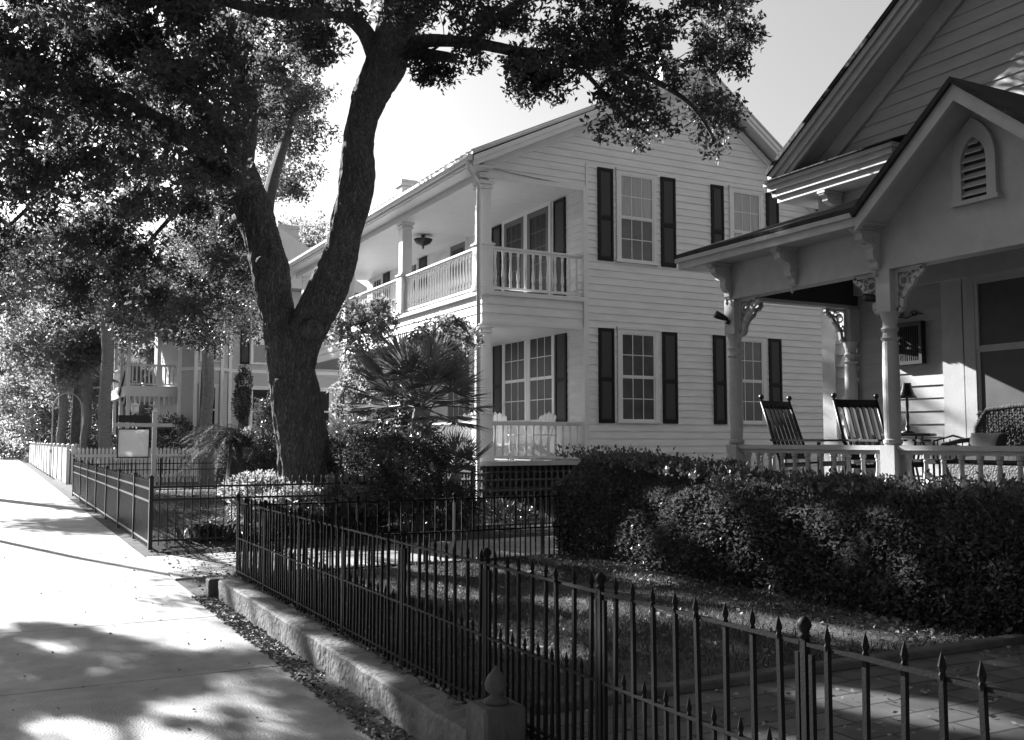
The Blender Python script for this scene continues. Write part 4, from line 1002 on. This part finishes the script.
def shrub(name,c,r,n,leaf,label,m=LEAF,seed=1,cat='shrub',group=None,asp=.45,lump=.18,nst=14):
    g_=np.random.default_rng(seed); c=np.array(c,float); r=np.array(r,float)
    t=empty(name,(c[0],c[1],max(0.0,c[2]-r[2])),label,cat,group)
    u=g_.normal(size=(n,3)); u/=np.linalg.norm(u,axis=1)[:,None]
    ph=g_.uniform(0,6.28,6); k=1+lump*(np.sin(u[:,0]*5+ph[0]+u[:,2]*3)+np.sin(u[:,1]*6+ph[1])+np.sin(u[:,2]*7+ph[2]+u[:,0]*4))/1.5
    rad=(g_.uniform(.25,1,n)**.35)*k; P=c+u*r*rad[:,None]; P[:,2]=np.maximum(P[:,2],.08)
    V,F=leaf_arrays(P,leaf,leaf*asp,rng=g_,dirs=u+g_.normal(size=(n,3))*.8); npmesh('foliage',V,F,m,t,org=tuple(t.location))
    s=MB(); rr=random.Random(seed)
    for i in range(nst):
        a=rr.uniform(0,6.28); e=Vector((c[0]+math.cos(a)*r[0]*.7,c[1]+math.sin(a)*r[1]*.7,c[2]+r[2]*rr.uniform(.1,.7))); b=Vector((c[0]+math.cos(a)*.06,c[1]+math.sin(a)*.06,.02))
        s.tube([b,b.lerp(e,.5)+Vector((rr.uniform(-.05,.05),0,.05)),e],[.014,.01,.004],5)
    s.build('stem',BARK,t); return t
shrub('shrub',at(360,470,17.3),(1.0,.8,.85),13000,.07,'dense dark shrub right of the oak trunk, under the small light tree',LEAFH,2)
shrub('shrub',at(395,455,18.0),(.9,.7,1.0),11000,.07,'tall dark shrub behind the fan palm',LEAFH,3)
shrub('shrub',at(345,515,16.6),(.75,.5,.5),7000,.07,'low broad shrub at the foot of the oak on its right',LEAFH,4)
shrub('shrub',at(408,475,15.75),(.62,.33,.7),9000,.06,'dark leafy shrub hiding the foot of the fan palm',LEAFH,35)
shrub('shrub',at(455,505,16.0),(.5,.3,.38),4500,.06,'low dark shrub between the fan palms and the lattice',LEAFH,36)
shrub('shrub',at(505,520,18.6),(.9,.4,.35),5000,.06,'low dark planting along the lattice under the white house porch',LEAFH,5)
shrub('flowering_shrub',at(262,498,16.4),(.62,.5,.42),5200,.07,'pale leaved bushy plant left of the oak trunk foot',LEAFV,6,group='pale plants behind the iron fence')
shrub('flowering_shrub',at(350,494,15.9),(.5,.4,.3),3600,.07,'pale leaved plant just right of the oak trunk foot',LEAFV,7,group='pale plants behind the iron fence')
shrub('flowering_shrub',at(302,505,15.7),(.6,.35,.28),3800,.07,'lowest pale leaved plant directly before the oak trunk',LEAFV,8,group='pale plants behind the iron fence')
shrub('conifer_shrub',at(272,440,22),(.4,.4,1.1),6500,.07,'dark upright evergreen just left of the oak trunk',LEAFH,9)
shrub('conifer_shrub',at(243,395,41),(.35,.35,1.2),3000,.1,'narrow columnar evergreen against the grey house wall',LEAFH,10)
shrub('shrub',at(180,440,42),(1.6,1.0,.9),6000,.12,'dark shrub mass behind the cross arm of the sign, below the grey house',LEAFH,12)
shrub('shrub',at(260,465,25),(1.0,.8,.8),7000,.09,'rounded dark shrub behind the pale plants, left of the trunk',LEAFH,13)
shrub('shrub',at(120,455,44),(2.2,1.2,.9),7000,.14,'dark hedge mass behind the picket fence at the palm foot',LEAFH,14)
shrub('shrub',at(20,425,90),(3.5,3,3),9000,.25,'dark undergrowth at the far end of the sidewalk',LEAFH,15)
shrub('shrub',at(72,425,75),(3.4,3,3.4),9000,.25,'tall dark bush behind the far picket fence',LEAFH,16)
shrub('shrub',at(100,420,60),(3.6,2,2.6),9000,.2,'dark bush between the two vine wrapped trunks',LEAFH,17)

# hedge
def hedge():
    g_=np.random.default_rng(31); t=empty('clipped_hedge',(6.8,7.3,.2),'long clipped dark hedge in front of the near porch','hedge')
    X0,X1,Y0,Y1,Z0,Z1=6.25,7.3,3.7,10.75,.2,1.4
    n=150000; f=g_.uniform(size=n); P=np.empty((n,3)); D=np.empty((n,3))
    yy=g_.uniform(Y0,Y1,n); zz=g_.uniform(Z0,Z1,n); xx=g_.uniform(X0,X1,n); dep=np.abs(g_.normal(0,.09,n))
    a=f<.5; P[a]=np.stack([X0+dep[a],yy[a],zz[a]],1); D[a]=(-1,0,.3)
    b=(f>=.5)&(f<.78); P[b]=np.stack([xx[b],yy[b],Z1-dep[b]*.8],1); D[b]=(-.2,0,1)
    c=(f>=.78)&(f<.86); P[c]=np.stack([xx[c],Y1-dep[c],zz[c]],1); D[c]=(0,1,.3)
    d=(f>=.86)&(f<.9); P[d]=np.stack([xx[d],Y0+dep[d],zz[d]],1); D[d]=(0,-1,.3)
    e=f>=.9; P[e]=np.stack([xx[e],yy[e],zz[e]],1); D[e]=(-.3,0,.5)
    # round the top edges and ends, then lumps
    def lump(y,z,s): return np.sin(y*2.3*s+z*3.1)+np.sin(y*5.1*s-z*4.3+1.3)*.6+np.sin(y*9.7*s+z*8.1+2)*.4
    hz=np.clip((P[:,2]-(Z1-.35))/.35,0,1); fx_=np.clip((X0+.35-P[:,0])/.35,0,1); P[:,0]+=hz**2*.16*fx_*1.4; P[:,2]-=fx_**2*hz*.12
    P[:,0]+=-.03*lump(P[:,1],P[:,2],1)*np.clip((X1-P[:,0]),0,1); P[:,2]+=.045*lump(P[:,0]*1.5,P[:,1],1)*np.clip((P[:,2]-.5)*2,0,1)
    ye=np.clip((P[:,1]-(Y1-.4))/.4,0,1); P[:,2]-=ye**2*hz*.14
    lowz=np.clip((.45-P[:,2])/.25,0,1); P[:,0]+=lowz*fx_*.12*g_.uniform(size=n)
    keep=~((P[:,2]<.42)&(g_.uniform(size=n)<.55)); P=P[keep]; D=D[keep]; n=len(P)
    tp=lambda y: 1.44-.24*np.clip((10.7-y)/3.4,0,1)
    P[:,2]=Z0+(P[:,2]-Z0)*(tp(P[:,1])-Z0)/(Z1-Z0)
    # stray shoots
    m_=1500; sy_=g_.uniform(Y0,Y1,m_); sx_=g_.uniform(X0-.02,X1,m_); top=g_.uniform(.0,.14,m_)**1.0
    Q=np.repeat(np.stack([sx_,sy_,Z1+0*sx_],1),5,0); Q[:,2]+=tp(Q[:,1])-Z1+np.tile(np.linspace(0,1,5),m_)*np.repeat(top,5)-.03; Q+=g_.normal(size=Q.shape)*.012
    P=np.concatenate([P,Q]); D=np.concatenate([D,np.tile([[-.2,0,1]],(len(Q),1))]); n=len(P)
    V,F=leaf_arrays(P,.048,.025,rng=g_,dirs=D+g_.normal(size=(n,3))*.75,fold=.18); npmesh('foliage',V,F,LEAFH,t,org=tuple(t.location))
    s=MB(); r=random.Random(4)
    for i in range(70):
        y=r.uniform(Y0+.1,Y1-.1); x=r.uniform(6.5,7.1); s.tube([(x,y,.18),(x+r.uniform(-.1,.1),y+r.uniform(-.1,.1),.6),(x+r.uniform(-.3,.25),y+r.uniform(-.3,.3),1.2)],[.016,.012,.005],5)
    s.build('stem',BARK,t)
    s=MB(); s.box(6.55,7.05,4.0,10.45,.25,1.15)
    return t
hedge()

# palms
def fan(mb,c,dirv,L,Rr,g_,nb=34,spread=1.75):
    """petiole then a pleated fan of blades"""
    d=Vector(dirv).normalized(); e=Vector(c)+d*L+Vector((0,0,-.1*L*L)); d2=(d+Vector((0,0,-.12))).normalized()
    mb.tube([c,Vector(c)+d*L*.5,e],[.014,.01,.008],5)
    sd=d2.cross(Vector((0,0,1)));
    if sd.length<.1: sd=Vector((1,0,0))
    sd.normalize(); up=sd.cross(d2)
    for i in range(nb):
        a=(i/(nb-1)-.5)*2*spread; bd=(d2*math.cos(a)+sd*math.sin(a)+up*.18*math.cos(a*1.3)+Vector((g_.uniform(-.05,.05),g_.uniform(-.05,.05),g_.uniform(-.05,.05)))).normalized()
        l=Rr*(1-.25*abs(a)/spread)*g_.uniform(.9,1.08); wv=bd.cross(up).normalized()*.017*Rr/.6
        m1=e+bd*l*.55; tip=e+bd*l+Vector((0,0,-.06*l))
        mb.add([e,m1+wv,tip,m1-wv],[(0,1,2,3)])
def fanpalm(name,base,ztop,nf,L,Rr,label,tr=.14,seed=1,emin=-.5,group=None,emax=1.35):
    g_=random.Random(seed); x,y=base[0],base[1]; t=empty(name,(x,y,base[2]),label,'palm tree',group)
    s=MB(); n=14; pts=[Vector((x+.04*math.sin(i),y,base[2]+(ztop-base[2])*i/n)) for i in range(n+1)]
    s.tube(pts,[tr*(1.25-.25*min(1,i/4))*(1+.06*(i%2)) for i in range(n+1)],12,jit=.08)
    if tr>.1:
        for i in range(int((ztop-base[2])*5)):
            a=g_.uniform(0,6.28); z=g_.uniform(max(base[2]+.2,ztop-1.6),ztop); p=Vector((x+math.cos(a)*tr*.9,y+math.sin(a)*tr*.9,z)); s.tube([p,p+Vector((math.cos(a)*.14,math.sin(a)*.14,.2))],[.03,.015],4)
    s.build('trunk',PBARK,t)
    f=MB()
    for i in range(nf):
        a=i*2.399+g_.uniform(-.3,.3); e=emin+(emax-emin)*((i+.5)/nf)**.8
        fan(f,Vector((x,y,ztop)),(math.cos(a)*math.cos(e),math.sin(a)*math.cos(e),math.sin(e)),L*g_.uniform(.75,1.1),Rr*g_.uniform(.85,1.1),g_)
    f.build('fronds',LEAFP,t); return t
p=at(420,408,16.4); fanpalm('fan_palm',(p.x,p.y,.1),p.z,27,.85,.78,'bushy fan palm in front of the white house porch corner',.14,2,-.35,None,1.2)
p=at(455,480,16.2); fanpalm('fan_palm',(p.x,p.y,.1),p.z+.1,12,.35,.5,'small low fan palm below the bigger one by the downspout',.09,3,-.1)
G_='tall palms left of the oak'
fanpalm('cabbage_palm',(3.75,41,0),8.6,26,.9,.95,'tall bare trunked palm standing behind the sign post, crown lost in oak leaves',.22,5,-.7,G_)
fanpalm('cabbage_palm',(6.65,36,0),6.4,22,.8,.85,'slimmer palm trunk in front of the grey house bay',.2,6,-.6,G_)
fanpalm('cabbage_palm',(3.55,47,0),4.8,20,.9,.9,'short palm with rough husky trunk left of the tall palm',.19,7,-.5,G_)
fanpalm('cabbage_palm',(2.75,50,0),5.2,20,.9,.9,'rough husky palm trunk farthest left behind the picket fence',.2,8,-.5,G_)
fanpalm('cabbage_palm',(5.7,52,0),4.4,24,.9,1.0,'palm with drooping fan leaves beside the striped flag',.25,9,-.6,G_)
def pinnate(name,c,zt,nf,L,label,seed=1):
    g_=random.Random(seed); t=empty(name,(c[0],c[1],.1),label,'palm tree')
    s=MB(); s.tube([(c[0],c[1],0),(c[0],c[1],zt*.5),(c[0],c[1],zt)],[.24,.2,.16],10,jit=.1); s.build('trunk',BARK,t)
    f=MB()
    for i in range(nf):
        a=i*2.399; e=.1+1.1*((i+.5)/nf); h=Vector((math.cos(a),math.sin(a),0)); l=L*g_.uniform(.85,1.1); P=[]
        for q in range(13):
            u=q/12; P.append(Vector((c[0],c[1],zt))+h*(l*u*math.cos(e*(1-.3*u)))+Vector((0,0,l*(u*math.sin(e)-.75*u*u))))
        f.tube(P,[.011*(1-u/14) for u in range(13)],4)
        sd=h.cross(Vector((0,0,1)))
        for q in range(1,46):
            u=q/46; k=u*12; i0=int(k); p=P[i0].lerp(P[min(12,i0+1)],k-i0); tan=(P[min(12,i0+1)]-P[i0]).normalized(); ll=g_.uniform(.2,.36)*(math.sin(math.pi*min(1,u*.9+.12))**.6)
            for sg in (-1,1):
                d=(sd*sg*.7+tan*g_.uniform(.5,1)+Vector((0,0,g_.uniform(-.45,.2)))).normalized(); wv=tan*.008; f.add([p-wv,p+d*ll*.5-wv,p+d*ll+Vector((0,0,-.06)),p+d*ll*.5+wv],[(0,1,2,3)])
    f.build('fronds',LEAFD,t)
p=at(236,425,23.0); pinnate('feather_palm',(p.x,p.y),1.55,54,1.45,'low arching feather palm behind the iron fence, left of the oak')
def strap(name,c,n,L,label,m,seed):
    g_=random.Random(seed); t=empty(name,c,label,'plant'); f=MB()
    for i in range(n):
        a=g_.uniform(0,6.28); l=L*g_.uniform(.6,1.1); b=Vector(c)+Vector((g_.gauss(0,.22),g_.gauss(0,.2),-.02)); h=Vector((math.cos(a),math.sin(a),0)); sd=Vector((-h.y,h.x,0))*.028; P=[b+h*(l*.55*u*u*1.2)+Vector((0,0,l*(u-.38*u*u*u))) for u in (0,.3,.6,.85,1)]; vs=[]
        for q,p in enumerate(P): wd=(.5,1,1.1,.7,.05)[q]; vs+=[p-sd*wd,p+sd*wd]
        f.add(vs,[(2*q,2*q+1,2*q+3,2*q+2) for q in range(4)])
    f.build('leaves',m,t)
strap('strap_leaf_plant',(2.95,15.55,.06),110,.62,'dark strap leaved clump behind the iron fence corner nearest the sidewalk',LEAFH,1)
strap('strap_leaf_plant',(3.75,15.5,.06),70,.5,'second strap leaved clump, halfway to the oak trunk',LEAFH,2)
strap('strap_leaf_plant',(3.4,15.9,.06),60,.5,'paler strap leaved clump tucked behind the two dark ones',LEAFV,3)

# grass and litter
def scatter(name,n,x0,x1,y0,y1,L,W,m,zf,kind='stuff',seed=1,flat=True,up=.0,fil=None):
    g_=np.random.default_rng(seed); P=np.stack([g_.uniform(x0,x1,n),g_.uniform(y0,y1,n),np.zeros(n)],1)
    if fil is not None: P=P[np.array([fil(a,b) for a,b in P[:,:2]])]
    P[:,2]=[zf(a,b) for a,b in P[:,:2]]; n=len(P); D=g_.normal(size=(n,3))
    if flat: D[:,2]*=.2; P[:,2]+=g_.uniform(.004,.014,n)
    else: D[:,2]=np.abs(D[:,2])+1.2
    V,F=leaf_arrays(P,L,W,rng=g_,dirs=D,up=up); return tag(npmesh(name,V,F,m),kind=kind)
def noisep(x,y): return .5+.25*math.sin(x*2.1+y*.9)+.25*math.sin(x*.7-y*2.4+1)
scatter('grass',95000,2.35,6.5,4.6,10.5,.05,.006,GRASSM,lambda x,y:gz(x,y),seed=1,flat=False,fil=lambda x,y:random.random()<noisep(x,y)*.9)
scatter('grass',26000,2.2,11,15.2,30,.07,.01,GRASSM,lambda x,y:gz(x,y),seed=2,flat=False)
scatter('leaf_litter',5200,1.86,2.06,3.5,10.6,.035,.02,LITM,lambda x,y:.0,seed=3)
scatter('leaf_litter',5200,2.3,6.4,4.5,12,.045,.025,LITM,lambda x,y:gz(x,y)+.01,seed=4,fil=lambda x,y:random.random()<.25+.75*(noisep(x,y)>.6))
scatter('leaf_litter',1500,5.7,6.5,4,10.7,.05,.028,LITM,lambda x,y:gz(x,y)+.01,seed=5)
scatter('leaf_litter',150,-.3,1.9,3.5,16,.03,.015,LITM,lambda x,y:.001,seed=6)
scatter('leaf_litter',900,2.0,4,10.6,15,.045,.022,LITM,lambda x,y:max(.018,gz(x,y)+.01),seed=7)
scatter('leaf_litter',600,2.22,2.32,4.4,10.5,.04,.02,LITM,lambda x,y:.205,seed=8)
scatter('leaf_litter',420,2.3,7,2.7,4.4,.035,.018,LITM,lambda x,y:.226,seed=9)

# ------------------------------------------------------------------ sign post, pole, arch, lamp, flag
sx0,sy0=4.0,29.4
t=empty('sign_post',(sx0,sy0,.08),'white wooden yard post with cross arm holding a blank hanging panel','sign')
s=MB(); s.box(sx0-.06,sx0+.06,sy0-.06,sy0+.06,.02,2.42); s.lathe([(.1,0),(.06,.05),(0,.12)],sx0,sy0,2.42,4); s.build('post',WHITE,t)
s=MB(); s.box(sx0-1.1,sx0-.061,sy0-.045,sy0+.045,2.0,2.1); s.box(sx0+.061,sx0+.48,sy0-.045,sy0+.045,2.0,2.1); s.build('cross_arm',WHITE,t)
s=MB(); s.box(sx0-.95,sx0-.15,sy0-.012,sy0+.012,1.16,1.92); s.build('panel',SIGNM,t)
s=MB(); s.box(sx0-.98,sx0-.95,sy0-.018,sy0+.018,1.13,1.95); s.box(sx0-.15,sx0-.12,sy0-.018,sy0+.018,1.13,1.95); s.box(sx0-.95,sx0-.15,sy0-.018,sy0+.018,1.92,1.95); s.box(sx0-.95,sx0-.15,sy0-.018,sy0+.018,1.13,1.16); s.tube([(sx0-.85,sy0,1.95),(sx0-.85,sy0,2.0)],.008,5); s.tube([(sx0-.25,sy0,1.95),(sx0-.25,sy0,2.0)],.008,5); s.build('panel_frame',SHUT,t)
s=MB(); s.box(sx0-.96,sx0-.13,sy0-.012,sy0+.012,2.12,2.32); s.build('rider_panel',SHUTP,t)
t=empty('utility_pole',(-1.95,24.3,-.02),'slender pole at the kerb across the sidewalk','pole')
s=MB(); s.tube([(-1.95,24.3,-.05),(-1.93,24.28,2.5),(-1.98,24.2,4.6),(-1.8,24.0,6.1)],[.1,.085,.07,.05],12); s.build('shaft',BARK,t)
s=MB(); s.tube([(-1.8,24.0,6.1),(-1.3,24.0,6.4),(-.9,23.9,6.35)],[.035,.03,.03],8); s.build('arm',IRON2,t)
s=MB(); s.lathe([(.05,0),(.14,-.04),(.16,-.1),(.1,-.14),(0,-.15)],-.85,23.9,6.37,12); s.build('lamp_head',IRON2,t)
p=at(41,445,62); s=MB(); s.tube([(p.x,p.y,0),(p.x,p.y,5.6)],.06,8); tag(s.build('street_pole',IRON2,org=(p.x,p.y,0)),'thin dark pole rising behind the far picket fence','pole')
a=at(53,410,44); b=at(82,410,44); s=MB(); c=(a+b)/2; hw=(b-a).length/2; ax=(b-a).normalized()
s.tube([Vector((a.x,a.y,0))]+[Vector((c.x,c.y,a.z))-ax*hw*math.cos(q*math.pi/12)+Vector((0,0,hw*1.2*math.sin(q*math.pi/12))) for q in range(13)]+[Vector((b.x,b.y,0))],.03,8)
tag(s.build('garden_arch',GREYP,org=(c.x,c.y,0),smooth=True),'pale curved garden arch behind the picket fence','arch')
p=at(135,409,38.6); t=empty('garden_lamp_post',(p.x,p.y,0),'white lantern on a dark post just above the blank sign','lamp')
s=MB(); s.tube([(p.x,p.y,0),(p.x,p.y,p.z-.15)],.04,8); s.build('post',IRON2,t)
s=MB(); s.lathe([(.08,0),(.13,.04),(.15,.1),(.15,.3),(.18,.32),(.1,.4),(.04,.44),(.05,.5),(0,.54)],p.x,p.y,p.z-.18,10); s.build('lantern',WHITE,t)
p=at(124,366,43); t=empty('striped_flag',tuple(p),'striped flag hanging from an angled pole by the grey house balcony','flag')
q_=at(137,392,43); s=MB(); s.tube([q_,p],.018,6); s.build('flag_pole',WHITE,t)
for k in range(2):
    s=MB()
    for i in range(9):
        if i%2!=k: continue
        u0,u1=i/9,(i+1)/9
        A=p.lerp(q_,u0*.9); B=p.lerp(q_,u1*.9); rows=[]
        for q in range(7):
            v=q/6; off=Vector((-.25*v,.06*math.sin(v*7+i),-1.15*v)); rows+= [A+off,B+off]
        s.add(rows,[(2*q,2*q+1,2*q+3,2*q+2) for q in range(6)])
    s.build('stripes',(WHITE,SHUTP)[k],t)

# ------------------------------------------------------------------ grey house with bay and balcony
gh=empty('grey_house',(9.1,44,0),'grey two storey clapboard house with a bay and corner balcony, behind the picket fence','house')
GSIDE=boardmat('grey_clapboard',.46,.16,.05)
s=MB(); s.box(9.13,15,44.03,56,0,8.6); s.build('wall_core',GREYP,gh)
s=MB(); siding(s,faceY(44),.3,8.6,lambda z:(9.1,15),.2); s.build('front_wall',GSIDE,gh)
by=[(9.1,44.0),(8.6,43.3),(7.5,43.3),(6.95,44.0),(6.95,45.2)]
s=MB(); s.prism([(9.12,44.2),(8.59,43.33),(7.51,43.33),(6.98,44.02),(6.98,52),(9.12,52)],lambda u,v,t:(u,v,t),0,8.4); s.build('bay_wall',GREYP,gh)
s=MB()
for (x,y) in ((9.08,44.0),(8.6,43.32),(7.5,43.32),(6.96,44.02)): s.box(x-.07,x+.07,y-.07,y+.04,0,8.4)
for z in (4.62,8.3,.6): s.prism([(9.14,43.98),(8.62,43.27),(7.48,43.27),(6.92,43.98),(6.98,44.1),(9.1,44.1)],lambda u,v,t:(u,v,t),z,z+.14)
s.box(9.14,15.05,43.95,43.99,4.62,4.76); s.build('trim',WHITE,gh)
f3=faceY(43.31)
for (z0,z1) in ((1.9,4.0),(5.0,6.9)):
    window(gh,f3,7.65,8.45,z0,z1,None,None,cols=1,rows=1)
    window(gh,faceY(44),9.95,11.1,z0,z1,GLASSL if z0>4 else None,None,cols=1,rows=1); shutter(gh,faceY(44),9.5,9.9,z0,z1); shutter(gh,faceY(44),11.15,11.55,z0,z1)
    window(gh,faceY(44),12.6,13.7,z0,z1,None,None,cols=1,rows=1)
s=MB(); s.prism([(6.4,8.4),(15.5,8.4),(11,11)],lambda u,v,t:(u,t,v),43,56.5); s.build('roof',GREYP,gh)
brickstack(11.6,12.6,46,47,8.8,11.9,gh,RWHITE)
s=MB(); s.box(4.9,6.95,44.6,52,3.55,3.85); s.box(4.9,6.95,44.6,52,.7,.85); s.box(4.8,6.95,44.5,52,7.1,7.4); s.build('balcony_floor',GREYP,gh)
s=MB(); s.box(4.85,6.95,44.55,44.6,3.5,3.95); s.box(4.82,4.87,44.6,52,3.5,3.95)
for i in range(10): s.box(5.0+i*.2,5.06+i*.2,44.56,44.59,3.15,3.5)
s.build('balcony_trim',WHITE,gh)
for (x,y) in ((4.98,44.7),(6.2,44.7),(4.98,47.4),(4.98,50)):
    s=MB(); s.box(x-.07,x+.07,y-.07,y+.07,.85,7.1); s.build('column',WHITE,gh)
bb=MB(); bb.box(-.03,.03,-.02,.02,0,.75); pr3=bb.build('baluster',WHITE)
railing(gh,(5.05,44.7,0),(6.9,44.7,0),3.95,.95,.16,pr3,WHITE); railing(gh,(4.98,44.8,0),(4.98,52,0),3.95,.95,.16,pr3,WHITE,stuff=True); railing(gh,(5.05,44.7,0),(6.9,44.7,0),.85,.8,.16,pr3,WHITE)
bpy.data.objects.remove(pr3)
